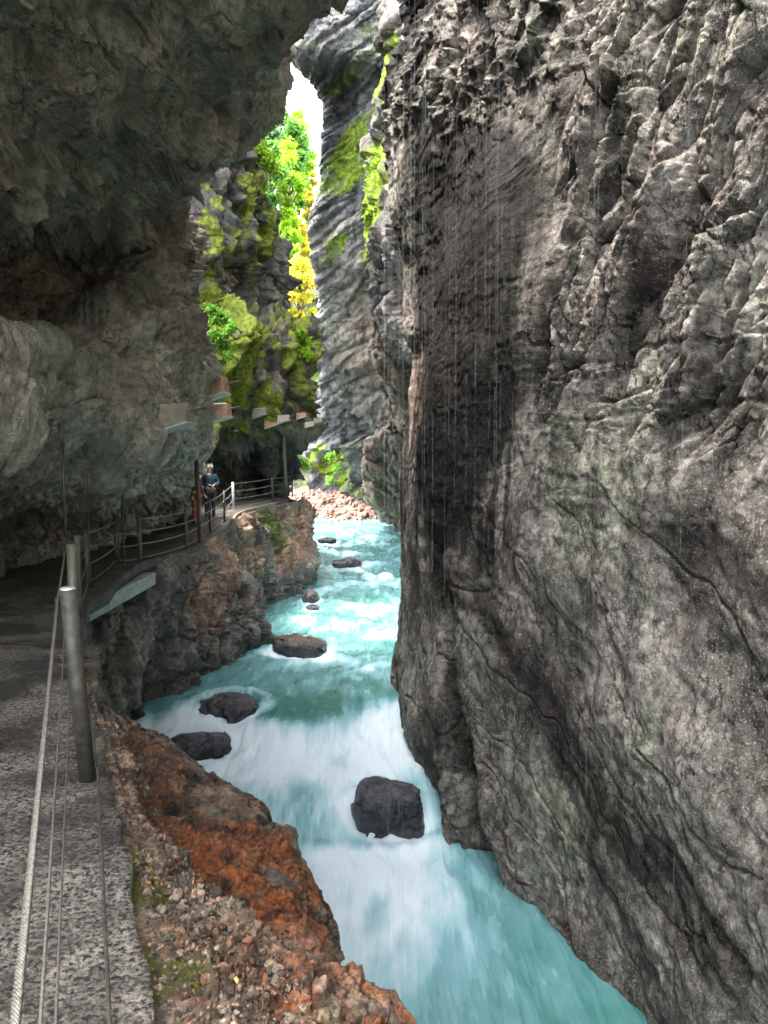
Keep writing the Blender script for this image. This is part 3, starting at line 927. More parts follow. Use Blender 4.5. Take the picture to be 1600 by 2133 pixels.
def river():
    ys = [-14.0, -11.0, -8, -5.5, -3.0, -1.0, 0.7, 2.0, 3.0, 4.0]  # starts with an unseen reach behind the camera, added to bounce light
    while ys[-1] < 80: ys.append(ys[-1] + max(0.02, 0.0033 * ys[-1]))
    ys = np.array(ys)
    xl = np.interp(ys, [-14, 4, 9, 14, 16, 20, 26, 33, 36, 45, 80], [-1.5, -3.2, -4.2, -5.6, -6.2, -6, -6, -5.5, -7.5, -11, -13])
    xr = np.interp(ys, [4, 9, 12, 14, 18, 30, 45, 80], [8, 6, 4.5, 3.2, 3, 4, 6, 8])
    nx = 420
    t = np.linspace(0, 1, nx)
    X = xl[:, None] + (xr - xl)[:, None] * t
    Y = np.repeat(ys[:, None], nx, 1)
    P = np.stack((X, Y, 0 * X), -1).reshape(-1, 3)
    x, y = P[:, 0], P[:, 1]
    # falls wander across the stream
    off = 0.9 * pn(np.stack((x * 0.45, x * 0 + 3, x * 0), -1), 3) + 0.35 * pn(np.stack((x * 1.3, x * 0 + 3, x * 0), -1), 5)
    s1 = np.exp(-((y - 15.2) / 3.5) ** 2)
    curve1 = 1.3 * np.exp(-((x + 1.8) / 0.9) ** 2) * np.exp(-((y - 16.6) / 1.5) ** 2)
    yy = y + off * s1 + curve1 - 0.9 * np.exp(-((x - 0.6) / 1.2) ** 2) * np.exp(-((y - 17.2) / 1.6) ** 2) - 0.25 * np.exp(-((x - 0.1) / 1.0) ** 2) * np.exp(-((y - 13.3) / 1.0) ** 2)
    z = wz(yy)
    foam = 0
    foam = foam + 1.15 * sst(17.8, 16.5, yy) * sst(13.2, 15.6, yy)
    foam = foam + 1.0 * sst(12.95, 12.5, yy) * sst(8.0, 11.0, yy) * np.exp(-((x + 0.35) / 1.5) ** 2)
    foam = foam + 0.5 * np.exp(-((yy - 13.4) / 0.8) ** 2) * (0.8 + 0.9 * pn(np.stack((x * 1.1, y * .6, x * 0), -1), 31))
    foam = foam - 0.6 * sst(16.1, 17.2, y) * np.exp(-((x + 2.0) / 0.8) ** 2) * sst(18.5, 17.5, y)
    # riffles upstream
    for yc, xc, w, a, dz in ((19.6, 0.0, 1.3, .75, .08), (21.9, -1.8, 1.5, .75, .10), (24.3, -.4, 1.8, .5, .06), (26.6, -1.6, 1.8, .6, .1), (28.3, -0.2, 1.5, .75, .12), (31.0, -1.9, 1.4, .5, .08), (33.5, -.2, 1.6, .95, .14),
                             (38, -1.0, 2.0, .55, .1), (41, -2.5, 2.0, .65, .12), (45, -1.5, 3.0, .7, .14), (50, -1.2, 3.0, .55, .12), (54, -3, 3.5, .5, .1), (36.0, -2.8, 1.5, .4, .06)):
        yw = yc + (0.09 * pn(np.stack((x * 0.35, x * 0 + yc, x * 0), -1), 7) + 0.03 * pn(np.stack((x * 1.4, x * 0 + yc, x * 0), -1), 8)) * yc
        g = np.exp(-((x - xc) / w) ** 2)
        z = z + dz * g * np.exp(-((y - yw - 0.3) / (0.018 * yc)) ** 2) * 1.3
        foam = foam + 0.8 * a * g * (sst(yw + 0.010 * yc, yw, y) * sst(yw - 0.075 * yc, yw - 0.005 * yc, y)) * (0.8 + 1.3 * fbm(np.stack((x * 1.3, y * .8, x * 0), -1), 3, 53))
    n1 = fbm(np.stack((x * 1.1, y * 0.45, 0 * x), -1), 4, 2)
    n2 = fbm(np.stack((x * 3.2, y * 1.0, 0 * x), -1), 4, 9)
    rg = sst(18.5, 16.5, y) * sst(8.5, 12.5, y)
    z = z + (0.035 + 0.06 * rg) * n1 + (0.012 + 0.02 * rg) * n2 + .03 * np.clip(y - 19, 0, 20) / 10 * fbm(np.stack((x * 1.2, y * 1.1, 0 * x), -1), 3, 19)
    foam = foam * (0.85 + 0.45 * n1) + 0.22 * n2 + 0.17
    for px, py, d, hw, hd, hh, lb, sd_ in BOULDERS:
        c = W(px, py, d)
        big = hw > .4
        z = z + 0
        dx = (x - c[0]) / hw
        dy = (y - c[1]) / hd
        r = np.sqrt(dx ** 2 + dy ** 2)
        up = np.exp(-((r - 1.0) / 0.35) ** 2) * np.clip(dy, -0.2, 1)
        z = z + (0.22 if big else .08) * up * hh / 0.6
        z = z - 0.16 * hh / .6 * np.exp(-((r - .9) / 0.5) ** 2) * sst(0, -.8, dy)
        foam = foam + (0.55 if big else .3) * np.exp(-((r - 1.25) / 0.28) ** 2) * (0.6 + 0.4 * np.tanh(-dy * 2))
        z = z + 0.07 * hh / .6 * np.exp(-((r - 1.0) / 0.16) ** 2) * (1 + 1.2 * pn(np.stack((x * 6, y * 6, x * 0), -1), 37))
        foam = foam + 0.28 * np.exp(-((r - 1.05) / 0.2) ** 2) * (1 + pn(np.stack((x * 3, y * 2, x * 0), -1), 41))
        foam = foam + 0.4 * np.exp(-(dx / 1.1) ** 2) * np.exp(-((dy + 2.4) / 1.6) ** 2)
    V = np.stack((x, y, z), -1)
    m, nt, b = newmat("river_water")
    g = NT(nt)
    att = g.n("ShaderNodeAttribute", attribute_name="mask")
    sep = g.n("ShaderNodeSeparateColor")
    g.l(att.outputs['Color'], sep.inputs[0])
    ns = g.noise(1.0, 6, 0.6, vec=g.map((6.5, 0.75, 1.2)), dist=0.5)
    nf = g.noise(1.0, 5, 0.65, vec=g.map((18, 2.2, 4)), dist=0.4)
    f = g.math('ADD', sep.outputs[0], g.math('MULTIPLY', g.math('SUBTRACT', ns, 0.5), 0.6))
    f = g.math('ADD', f, g.math('MULTIPLY', g.math('SUBTRACT', nf, 0.5), 0.15))
    deep = g.mix(g.ramp(g.noise(0.35, 3, 0.5), [(0.4, 0.0), (0.6, 1.0)]), (0.035, 0.13, 0.112), (0.07, 0.185, 0.178))
    c = g.mix(g.ramp(f, [(0.05, 0.0), (0.6, 1.0)]), deep, (0.17, 0.335, 0.36))
    c = g.mix(g.ramp(f, [(0.5, 0.0), (1.15, 1.0)]), c, (0.47, 0.545, 0.57))
    g.l(c, b.inputs['Base Color'])
    r = g.ramp(f, [(0.2, 0.16), (0.8, 0.7)])
    g.l(r, b.inputs['Roughness'])
    b.inputs['Subsurface Weight'].default_value = 0.0
    g.l(g.bump(g.math('ADD', ns, g.math('MULTIPLY', nf, 0.3)), 0.05, 0.6), b.inputs['Normal'])
    o = link_mesh("river", V, grid_faces(len(ys), nx), m)
    rgba = np.zeros((len(V), 4)); rgba[:, 0] = np.clip(foam, 0, 1.3); rgba[:, 3] = 1
    set_mask(o, rgba)
    tagit(o, "milky turquoise river rushing through the gorge in white rapids", "river", kind="structure")


def boulders():
    for px, py, d, hw, hd, hh, lb, sd_ in BOULDERS:
        bm = bmesh.new()
        bmesh.ops.create_icosphere(bm, subdivisions=6, radius=1)
        V = np.array([v.co[:] for v in bm.verts])
        Fc = np.array([[v.index for v in f.verts] for f in bm.faces])
        bm.free()
        e = 4.5 if sd_ == 3 else 2.6
        k = (np.abs(V) ** e).sum(-1) ** (-1 / e)
        V = V * k[:, None]
        if sd_ == 3:
            V[:, 2] += 0.16 * V[:, 0] * -1
        if sd_ == 14:
            V[:, :2] *= (1 - 0.55 * np.clip(V[:, 2], 0, 1))[:, None]
        if sd_ == 11:
            V[:, 2] += -0.35 * V[:, 0]
        S = V * np.array((hw, hd, hh))
        N = V / np.linalg.norm(V, axis=1)[:, None]
        f1, c1 = facet(S * 2.6, sd_)
        f2, c2 = facet(S * 7, sd_ + 2)
        h = 0.08 * hw * f1 + 0.010 * f2 + 0.035 * fbm(S * 3, 4, sd_) - 0.02 * sst(.06, 0, c1)
        S = S + N * h[:, None]
        c = W(px, py, d)
        o = link_mesh("boulder", S, Fc, M_boulder, smooth=True)
        o.location = c
        o.rotation_euler = (0, 0, 0.3 * math.sin(sd_))
        n = len(S)
        rgba = np.zeros((n, 4)); rgba[:, 3] = 1
        rgba[:, 1] = (0.6 if sd_ in (11, 14) else 0.12) * sst(0.2, 0.9, N[:, 2])
        set_mask(o, rgba)
        tagit(o, lb, "boulder", "boulders in the river")


# ------------------------------------------------------------------ gravel bar at the far end
def gravel_bar():
    xs = np.linspace(-9, 5, 90); ysg = np.linspace(60, 88, 90)
    X, Y = np.meshgrid(xs, ysg)
    Z = wz(Y) - 0.35 + sst(60.5, 69, Y - 1.0 * np.sin(X * 0.6)) * 2.1 + 0.15 * fbm(np.stack((X * .6, Y * .6, 0 * X), -1), 3, 3)
    o = link_mesh("gravel_bar", np.stack((X, Y, Z), -1).reshape(-1, 3), grid_faces(90, 90), M_gravel)
    tagit(o, "sloping bar of reddish rubble closing the river at the far bend", "gravel bar", kind="structure")
    rng = np.random.RandomState(3)
    bm = bmesh.new(); bmesh.ops.create_icosphere(bm, subdivisions=1, radius=1)
    v0 = np.array([v.co[:] for v in bm.verts]); f0 = np.array([[v.index for v in f.verts] for f in bm.faces]); bm.free()
    VV, FF = [], []
    for i in range(1500):
        x = rng.uniform(-8, 4.5); y = rng.uniform(60, 76)
        iz = float(wz(y)) - 0.35 + float(sst(60.5, 69, y - 1.0 * math.sin(x * 0.6))) * 2.1
        s = rng.uniform(0.1, 0.32) * rng.uniform(.6, 1.4)
        v = v0 * rng.uniform(0.6, 1.3, size=3) * s
        v = v * (1 + 0.25 * rng.uniform(-1, 1, size=(len(v0), 1)))
        VV.append(v + (x, y, iz + s * 0.3)); FF.append(f0 + i * len(v0))
    o = link_mesh("stone_rubble", np.concatenate(VV), np.concatenate(FF), M_gravel, smooth=False)
    n = len(o.data.vertices); rgba = np.zeros((n, 4)); rgba[:, 3] = 1
    set_mask(o, rgba)
    tagit(o, "loose reddish stones heaped on the gravel bar at the far bend", "stones", kind="stuff")


# ------------------------------------------------------------------ walkway
def walkway():
    A = np.array(RAIL)
    n = 900
    C = curve_pts(RAIL, n)
    T = np.gradient(C, axis=0); T[:, 2] = 0
    T /= np.linalg.norm(T, axis=1)[:, None]
    L = np.stack((-T[:, 1], T[:, 0], 0 * T[:, 0]), -1)   # to the left = inner side
    C = C + np.array((0, 0, CZ))
    wid = np.interp(C[:, 1], [0, 3.8, 8, 14, 18, 24, 28, 34, 42], [2.2, 2.2, 2.4, 2.6, 2.6, 2.2, 2.0, 1.8, 2.0])
    outw = np.interp(C[:, 1], [0, 2, 3.8, 5.5, 8, 11.5, 12.8, 16, 18, 42], [0.22, 0.19, 0.15, 0.10, 0.12, 0.14, 0.42, 0.48, 0.15, 0.14])
    outw = outw + 0.05 * fbm(C * 2.3, 4, 12) * (C[:, 1] < 9)
    nc = 60
    rows = []
    for k in range(nc):
        t = k / (nc - 1)
        rows.append(C - L * outw[:, None] * (1 - t) + L * wid[:, None] * t)
    top = np.stack(rows, 1)
    h = 0.010 * fbm(top * 2.2, 4, 3) + 0.0035 * fbm(top * 25, 3, 5)
    top[..., 2] += h
    lower = top[:, :1].copy(); lower[..., 2] -= 0.22
    under = top[:, 6:7].copy(); under[..., 2] -= 0.22
    G = np.concatenate((under, lower, top), 1)
    m, nt, b = newmat("wet_concrete")
    g = NT(nt)
    v = g.vor(42, 'F1')
    v2 = g.noise(48, 4, 0.75)
    big = g.noise(1.9, 6, 0.68)
    peb = g.ramp(v2, [(0.42, 0.0), (0.56, 1.0)])
    c = g.mix(peb, (0.012, 0.011, 0.010), (0.20, 0.18, 0.155))
    c = g.mix(g.ramp(v, [(0.15, 0.45), (0.5, 0.0)]), c, (0.18, 0.165, 0.15))
    c = g.mix(g.ramp(big, [(0.42, 0.0), (0.58, 0.8)]), c, (0.022, 0.02, 0.018))
    g.l(c, b.inputs['Base Color'])
    g.l(g.ramp(big, [(0.4, 0.6), (0.62, 0.4)]), b.inputs['Roughness'])
    b.inputs['Specular IOR Level'].default_value = 0.15
    g.l(g.bump(g.math('ADD', v2, g.math('MULTIPLY', v, -0.5)), 0.02, 1.0), b.inputs['Normal'])
    o = link_mesh("path", G.reshape(-1, 3), grid_faces(n, nc + 2), m)
    tagit(o, "wet pebbly concrete walkway along the left wall of the gorge", "path", kind="structure")

    # pale beam carrying the slab over the cleft
    E = np.array([c_ - l * ow for c_, l, ow in zip(C, L, outw)])
    a = W(171, 1262, 12.7); b_ = W(313, 1192, 17.4)
    d = (b_ - a); d[2] = 0; d /= np.linalg.norm(d); o_ = np.array((d[1], -d[0], 0))
    a = a + o_ * 0.12; b_ = b_ + o_ * 0.12
    vs, fs = [], []
    for t in np.linspace(0, 1, 9):
        p = a + (b_ - a) * t
        for du, dz in ((-0.30, 0), (0.0, 0), (0.0, -0.27), (-0.30, -0.27)):
            vs.append(p + o_ * du + np.array((0, 0, dz)))
    for j in range(8):
        for k in range(4):
            q = j * 4 + k; e = j * 4 + (k + 1) % 4
            fs.append((q, e, e + 4, q + 4))
    fs.append((0, 1, 2, 3)); fs.append((32, 35, 34, 33))
    M = simple_mat("pale_beam", (0.36, 0.40, 0.37), (0.19, 0.215, 0.2), 6, 0.6, bump=0.01)
    o = link_mesh("edge_beam", vs, fs, M, smooth=False)
    tagit(o, "pale concrete beam along the walkway edge above the grey bank", "beam")
    # low concrete kerb by the rusty bank
    sel = [i for i in range(n) if 25.2 < E[i, 1] < 31]
    vs, fs = [], []
    for j, i in enumerate(sel):
        o_ = -L[i]
        for du, dz in ((0.012, 0.0), (0.12, -0.01), (0.14, -0.42), (0.012, -0.42)):
            vs.append(E[i] + o_ * du + np.array((0, 0, dz)))
    for j in range(len(sel) - 1):
        for k in range(4):
            a = j * 4 + k; b_ = j * 4 + (k + 1) % 4
            fs.append((a, b_, b_ + 4, a + 4))
    fs.append((0, 1, 2, 3)); e = (len(sel) - 1) * 4; fs.append((e, e + 3, e + 2, e + 1))
    M2 = simple_mat("brown_kerb", (0.17, 0.14, 0.105), (0.09, 0.08, 0.06), 6, 0.8, bump=0.01)
    o = link_mesh("edge_beam", vs, fs, M2, smooth=False)
    tagit(o, "brown concrete retaining edge under the far walkway, above the rusty bank", "beam")


def tube(pts, r, seg=8, r1=None, cap=True):
    pts = np.asarray(pts, float)
    n = len(pts)
    T = np.gradient(pts, axis=0)
    T /= np.linalg.norm(T, axis=1)[:, None]
    up = np.array((0, 0, 1.0)) if abs(T[0][2]) < 0.9 else np.array((1.0, 0, 0))
    V = []
    rr = np.linspace(r, r if r1 is None else r1, n)
    for p, t, q in zip(pts, T, rr):
        a = np.cross(t, up); a /= np.linalg.norm(a); b = np.cross(a, t)
        for k in range(seg):
            th = 2 * math.pi * k / seg
            V.append(p + q * (a * math.cos(th) + b * math.sin(th)))
    Fs = [(i * seg + k, i * seg + (k + 1) % seg, (i + 1) * seg + (k + 1) % seg, (i + 1) * seg + k) for i in range(n - 1) for k in range(seg)]
    if cap:
        c0 = len(V); V.append(pts[0]); c1 = len(V); V.append(pts[-1])
        for k in range(seg):
            Fs.append((c0, k, (k + 1) % seg, c0)); e = (n - 1) * seg
            Fs.append((c1, e + (k + 1) % seg, e + k, c1))
    return V, Fs


def build(name, parts, mat, parent=None, smooth=True):
    """parts: list of (verts, faces) joined into one mesh"""
    vs, fs = [], []
    for v, f in parts:
        b = len(vs)
        vs += [tuple(p) for p in v]
        for q in f:
            q = [i + b for i in q]
            u = []
            for i in q:
                if i not in u: u.append(i)
            fs.append(u)
    me = bpy.data.meshes.new(name)
    me.from_pydata(vs, [], fs)
    me.polygons.foreach_set("use_smooth", [smooth] * len(fs))
    bm = bmesh.new(); bm.from_mesh(me); bmesh.ops.recalc_face_normals(bm, faces=bm.faces); bm.to_mesh(me); bm.free()
    me.materials.append(mat)
    o = bpy.data.objects.new(name, me)
    COL.objects.link(o)
    if parent:
        o.parent = parent
        o.matrix_parent_inverse = Matrix.Translation(parent.location).inverted() if parent.rotation_euler.z == 0 else parent.matrix_basis.inverted()
    return o


def empty(name, loc, label, cat, group=None):
    o = bpy.data.objects.new(name, None)
    COL.objects.link(o)
    o.location = loc
    o.empty_display_size = 0.2
    return tagit(o, label, cat, group)


def railing():
    M_post = simple_mat("galvanised_post", (0.06, 0.055, 0.042), (0.022, 0.021, 0.017), 22, 0.6, 0.2, 0.004)
    M_cap = simple_mat("bright_cap", (0.55, 0.55, 0.52), (0.4, 0.4, 0.38), 14, 0.35, 0.6)
    M_pale = simple_mat("pale_post", (0.55, 0.58, 0.58), (0.4, 0.43, 0.43), 14, 0.4, 0.2)
    M_cab = simple_mat("steel_cable", (0.085, 0.08, 0.07), (0.03, 0.028, 0.025), 120, 0.6, 0.25)
    M_cabl = simple_mat("dull_cable", (0.30, 0.29, 0.27), (0.16, 0.155, 0.145), 20, 0.5, 0.3)
    M_green = simple_mat("weathered_post", (0.10, 0.105, 0.07), (0.05, 0.055, 0.04), 14, 0.55, 0.3, 0.003)
    # posts: foot (rel z), top lean, radius, height
    P = [(0.12, -0.35, -1.55, 0, .042, .95), (-1.49, 3.8, -1.56, -0.085, .040, .98), (-2.62, 6.45, -1.64, -.01, .044, 1.03), (-3.97, 9.9, -1.84, 0, .045, 1.02), (-5.30, 13.7, -2.03, -.04, .05, 1.0),
         (-5.85, 16.9, -2.0, 0, .05, 1.0), (-5.25, 16.3, -1.98, -.03, .05, .98), (-5.16, 20, -1.96, -.02, .04, 1.0),
         (-5.2, 22.9, -1.79, 0, .04, 1.0), (-5.12, 24.6, -1.56, 0, .035, 1.0), (-5.45, 27.8, -1.32, -.02, .045, .98), (-4.55, 31.4, -1.17, -.03, .045, 1.0),
         (-4.30, 36.0, -1.1, 0, .035, 1.0), (-4.85, 39.0, -1.15, 0, .035, 1.0), (-5.6, 41.5, -1.2, 0, .035, 1.0)]
    order = [0, 1, 2, 3, 4, 5, 7, 8, 9, 10, 11, 12, 13, 14]
    P[5] = (-5.86, 16.8, -1.98, -.01, .05, .98)
    P[6] = (-5.45, 17.1, -1.97, -.02, .048, 1.0)
    order = [0, 1, 2, 3, 4, 5, 6, 7, 8, 9, 10, 11, 12, 13, 14]
    root = empty("railing", (-1.5, 3.8, 0), "steel cable railing with dark posts running along the river side of the walkway", "railing")
    tops = []
    for k, (x, y, z, lean, r, H) in enumerate(P):
        a = np.array((x, y, z + CZ - 0.03)); b = np.array((x + lean, y, z + CZ + H))
        mt = M_pale if k == 10 else (M_green if 2 <= k <= 7 else M_post)
        po = build("post", [tube([a, a * .5 + b * .5, b], r, 20)], mt, root)
        t = b
        pr = [tube([t + np.array((0, 0, 0.0)), t + np.array((0, 0, .004)), t + np.array((0, 0, .012))], r * 1.03, 20, r * 0.8)]
        if k < 11:
            cp = build("post_cap", pr, M_cap if k == 1 else mt, root)
            cp.parent = po; cp.matrix_parent_inverse = Matrix.Identity(4)
            po_inv = Matrix.Translation(root.location).inverted()
            cp.location = (0, 0, 0)
        if k == 10: po['label'] = "pale post"
        tops.append((a, b, r))
        # eyelets on the walkway side
        if k < 8:
            for f in (0.95, 0.67, 0.40, 0.10):
                c = a + (b - a) * f
                sidev = np.array((-1.0, -0.35, 0)); sidev /= np.linalg.norm(sidev)
                c2 = c + sidev * (r + 0.012)
                ring = [c2 + 0.012 * (np.array((0, 0, 1)) * math.sin(th) + sidev * math.cos(th)) for th in np.linspace(0, 2 * math.pi, 11)]
                e = build("eyelet", [tube(ring, 0.0028, 6, cap=False), tube([c, c + sidev * r * 1.02, c2 - sidev * .010], 0.004, 6)], M_post, root)
                e.parent = po; e.matrix_parent_inverse = Matrix.Identity(4)
    for lv, f in enumerate((0.95, 0.67, 0.40, 0.10)):
        for k in range(len(order) - 1):
            a0, b0, r0 = tops[order[k]]; a1, b1, r1 = tops[order[k + 1]]
            p = a0 + (b0 - a0) * f; q = a1 + (b1 - a1) * f
            if k < 3:
                sv = np.array((-1.0, -0.35, 0)) / 1.06
                if f == 0.10: sv = np.array((1.0, 0.3, 0)) / 1.05
                p = p + sv * (r0 + .012); q = q + sv * (r1 + .012)
            sag = 0.03 if k >= 3 else 0.015
            ts = np.linspace(0, 1, 90 if k < 2 else 14)
            pts = [p + (q - p) * t - np.array((0, 0, 4 * sag * t * (1 - t))) for t in ts]
            if k < 2 and lv == 0:
                strands = []
                ln = np.linalg.norm(q - p)
                d = (q - p) / ln
                u = np.cross(d, (0, 0, 1)); u /= np.linalg.norm(u); w = np.cross(u, d)
                ts = np.linspace(0, 1, 700 if k == 0 else 300)
                for s in range(6):
                    sp = []
                    for t in ts:
                        th = s * math.pi / 3 + t * ln / 0.05 * 2 * math.pi
                        sp.append(p + (q - p) * t - np.array((0, 0, 4 * sag * t * (1 - t))) + 0.0044 * (u * math.cos(th) + w * math.sin(th)))
                    strands.append(tube(sp, 0.0025, 5))
                build("cable", strands, M_cab, root)
            else:
                rad = 0.0035 if k == 0 else (0.005 if k < 3 else (0.010 if k < 10 else .011))
                if lv == 3 and k == 0: rad = 0.0065
                build("cable", [tube(pts, rad, 8)], M_post if lv == 3 and k < 2 else (M_cab if k < 3 else M_cabl), root)
    # things standing by the rail
    def pole(name, px, d, y0, y1, r, mat, label, cat, extra=None, lean=0.0):
        a = W(px, y1, d); b = W(px + lean, y0, d)
        if extra:
            root2 = empty(name, tuple(a), label, cat)
            build("shaft", [tube([a, (a + b) / 2, b], r, 10)], mat, root2)
            extra(root2, a, b)
        else:
            o = build(name, [tube([a, (a + b) / 2, b], r, 10)], mat)
            tagit(o, label, cat)
    M_rust = simple_mat("rusty_steel", (0.16, 0.075, 0.04), (0.06, 0.045, 0.035), 9, 0.6, 0.4)
    M_blk = simple_mat("black_hose", (0.02, 0.02, 0.02), (0.035, 0.035, 0.03), 9, 0.4)
    def hk(root2, a, b):
        pts = [b, b + np.array((-0.01, 0, .12)), b + np.array((-0.04, 0, .22)), b + np.array((-0.09, 0.1, .30))]
        build("bracket", [tube(pts, 0.028, 8, 0.018)], M_blk, root2)
    pole("hanging_rod", 136, 10.2, 930, 1114, 0.017, M_blk, "thin black rod hanging from a hooked bracket on the left wall", "rod", hk, -5)
    def lamps(root2, a, b):
        bl = simple_mat("glass_bulb", (0.8, 0.85, 0.85), (0.7, 0.75, 0.75), 5, 0.15)
        for s in (-1, 1):
            v = [b + np.array((s * 0.035, 0, 0.0)) + np.array((0.014 * math.cos(t) * math.sin(p), 0.014 * math.sin(t) * math.sin(p), 0.014 * math.cos(p))) for p in np.linspace(0.01, 3.13, 7) for t in np.linspace(0, 2 * math.pi, 9)[:-1]]
            f = [(i * 8 + k, i * 8 + (k + 1) % 8, (i + 1) * 8 + (k + 1) % 8, (i + 1) * 8 + k) for i in range(6) for k in range(8)]
            build("lamp_ball", [(v, f)], bl, root2)  # the two lights, made as plain pale balls
        build("crossbar", [tube([b + np.array((-.035, 0, 0)), b, b + np.array((.035, 0, 0))], 0.007, 6)], M_blk, root2)
    pole("hanging_rod", 260, 15.4, 971, 1185, 0.015, M_post, "thin grey rod with two small bright lamps at its top, left of the dark alcove", "rod", lamps, -7)
    pole("hanging_rod", 188, 12.8, 985, 1225, 0.008, M_post, "faint thin rod standing between the two nearest far posts", "rod", None, -6)
    pole("support_pole", 417, 21.0, 955, 1133, 0.055, M_rust, "tall rusty brown pole in front of the two people", "pole", None, -8)
    pole("support_pole", 596, 33.0, 888, 1032, 0.085, simple_mat("olive_pole", (0.14, 0.13, 0.08), (0.08, 0.08, 0.05), 5, 0.6), "tall olive pole at the outer corner of the walkway", "pole", None, -6)


# ------------------------------------------------------------------ concrete brackets
def brackets():
    Mc = simple_mat("bracket_concrete", (0.36, 0.32, 0.24), (0.23, 0.19, 0.14), 5, 0.7, bump=0.02)
    Mu = simple_mat("bracket_underside", (0.5, 0.54, 0.5), (0.38, 0.41, 0.38), 5, 0.7)
    Mr = simple_mat("anchor_rod", (0.22, 0.19, 0.15), (0.12, 0.1, 0.08), 9, 0.5, 0.6)
    Mb = simple_mat("brick_bracket", (0.42, 0.26, 0.17), (0.28, 0.16, 0.11), 7, 0.75, bump=0.02)
    # px, py, d, scale, mat, label, snowcap
    L = [(372, 872, 17.5, 0.66, Mc, "large pale grey concrete bracket sitting in a dark hollow, lowest on the left", 0),
         (452, 812, 24.0, 0.72, Mb, "topmost tan bracket with white crust, jutting from the wall above the others", 1),
         (462, 862, 25.0, 0.62, Mb, "reddish brown bracket with white crust directly under the topmost one", 1),
         (509, 887, 28.5, 0.42, Mc, "small dull bracket hanging lowest, right of the reddish brown one", 0),
         (548, 860, 30.0, 0.46, Mc, "tan bracket high on the wall, right above the small dull one", 1),
         (573, 882, 31.0, 0.46, Mb, "bracket directly above the top of the olive pole", 0),
         (597, 872, 32.0, 0.42, Mc, "flat bracket with a bright top, third from the far end of the upper row", 0),
         (634, 866, 33.0, 0.36, Mb, "reddish bracket at the outer corner of the mossy wall", 0),
         (650, 884, 34.0, 0.34, Mc, "thin pale bracket low at the far end of the row", 0),
         (667, 876, 34.6, 0.34, Mc, "farthest bracket, a bright sliver just past the mossy corner", 0)]
    dgb = bpy.context.evaluated_depsgraph_get(); dgb.update()
    for px, py, d, s, mt, lb, cap in L:
        o0 = Vector((0, 0, CZ)); tgt = Vector(W(px - 0.9 * s * F / d, py + 8, d))
        hit, loc, nrm, idx, ob, mx = SC.ray_cast(dgb, o0, (tgt - o0).normalized())
        if hit:
            k = min(1.25, max(0.85, (loc.y - 0.1) / d))
            s *= k; d *= k
        if px > 500: s *= 0.72
        c = W(px, py, d)
        yaw = math.radians(-4 if px < 500 else -10)
        root = empty("bracket", tuple(c), lb, "concrete bracket", "concrete brackets jutting from the left wall")
        root.rotation_euler = (0, 0, yaw)
        # local: +X out over the river, wedge seen from the side: sloped top, flat underside tilted up outward
        def blk(x0, x1, zt0, zt1, zb0, zb1, w0, w1):
            v = [(x0, -w0, zb0), (x1, -w1, zb1), (x1, w1, zb1), (x0, w0, zb0), (x0, -w0 * .8, zt0), (x1, -w1 * .6, zt1), (x1, w1 * .6, zt1), (x0, w0 * .8, zt0)]
            f = [(3, 2, 1, 0), (4, 5, 6, 7), (0, 1, 5, 4), (1, 2, 6, 5), (2, 3, 7, 6), (3, 0, 4, 7)]
            return v, f
        def mesh(name, parts, m, bev=0.02):
            o = build(name, parts, m, None, False)
            bm = bmesh.new(); bm.from_mesh(o.data)
            if bev: bmesh.ops.bevel(bm, geom=bm.edges[:], offset=bev * s, segments=2, affect='EDGES', profile=0.6)
            bm.to_mesh(o.data); bm.free()
            o.parent = root
            return o
        mesh("block", [blk(-1.2 * s, 0.42 * s, 0.42 * s, 0.52 * s, -0.62 * s, -0.10 * s, 0.5 * s, 0.5 * s)], mt, 0.03)
        v, f = blk(-1.2 * s, 0.46 * s, -0.625 * s, -0.105 * s, -0.70 * s, -0.18 * s, 0.54 * s, 0.54 * s)
        v = [(a, (b_ / .8 if i > 3 and i in (4, 7) else (b_ / .6 if i > 3 else b_)), c_) for i, (a, b_, c_) in enumerate(v)]
        mesh("soffit", [(v, f)], Mu, 0.01)
        mesh("anchor_rod", [tube([(0.40 * s, 0, 0.25 * s), (0.7 * s, 0, 0.31 * s), (0.98 * s, 0, 0.38 * s)], 0.03 * s + 0.006, 8)], Mr, 0)
        if cap:
            Mw = simple_mat("white_crust", (0.8, 0.8, 0.8), (0.5, 0.48, 0.45), 12, 0.7)
            v, f = blk(-1.0 * s, 0.25 * s, 0.50 * s, 0.565 * s, 0.44 * s, 0.52 * s, 0.3 * s, 0.22 * s)
            mesh("white_crust", [(v, f)], Mw, 0.02)


# ------------------------------------------------------------------ people
def skin(name, joints, edges, mat, parent, sub=1):
    me = bpy.data.meshes.new(name)
    names = list(joints)
    me.from_pydata([joints[k][0] for k in names], [(names.index(a), names.index(b)) for a, b in edges], [])
    o = bpy.data.objects.new(name, me)
    COL.objects.link(o)
    m = o.modifiers.new("s", 'SKIN')
    m.use_smooth_shade = True
    for k, v in zip(names, me.skin_vertices[0].data):
        r = joints[k][1]
        v.radius = r if isinstance(r, tuple) else (r, r)
        v.use_root = (k == names[0])
    if sub:
        s = o.modifiers.new("d", 'SUBSURF'); s.levels = sub; s.render_levels = sub
    bpy.context.view_layer.update()
    dg = bpy.context.evaluated_depsgraph_get()
    nm = bpy.data.meshes.new_from_object(o.evaluated_get(dg))
    o.modifiers.clear()
    o.data = nm
    nm.materials.clear(); nm.materials.append(mat)
    o.parent = parent
    return o


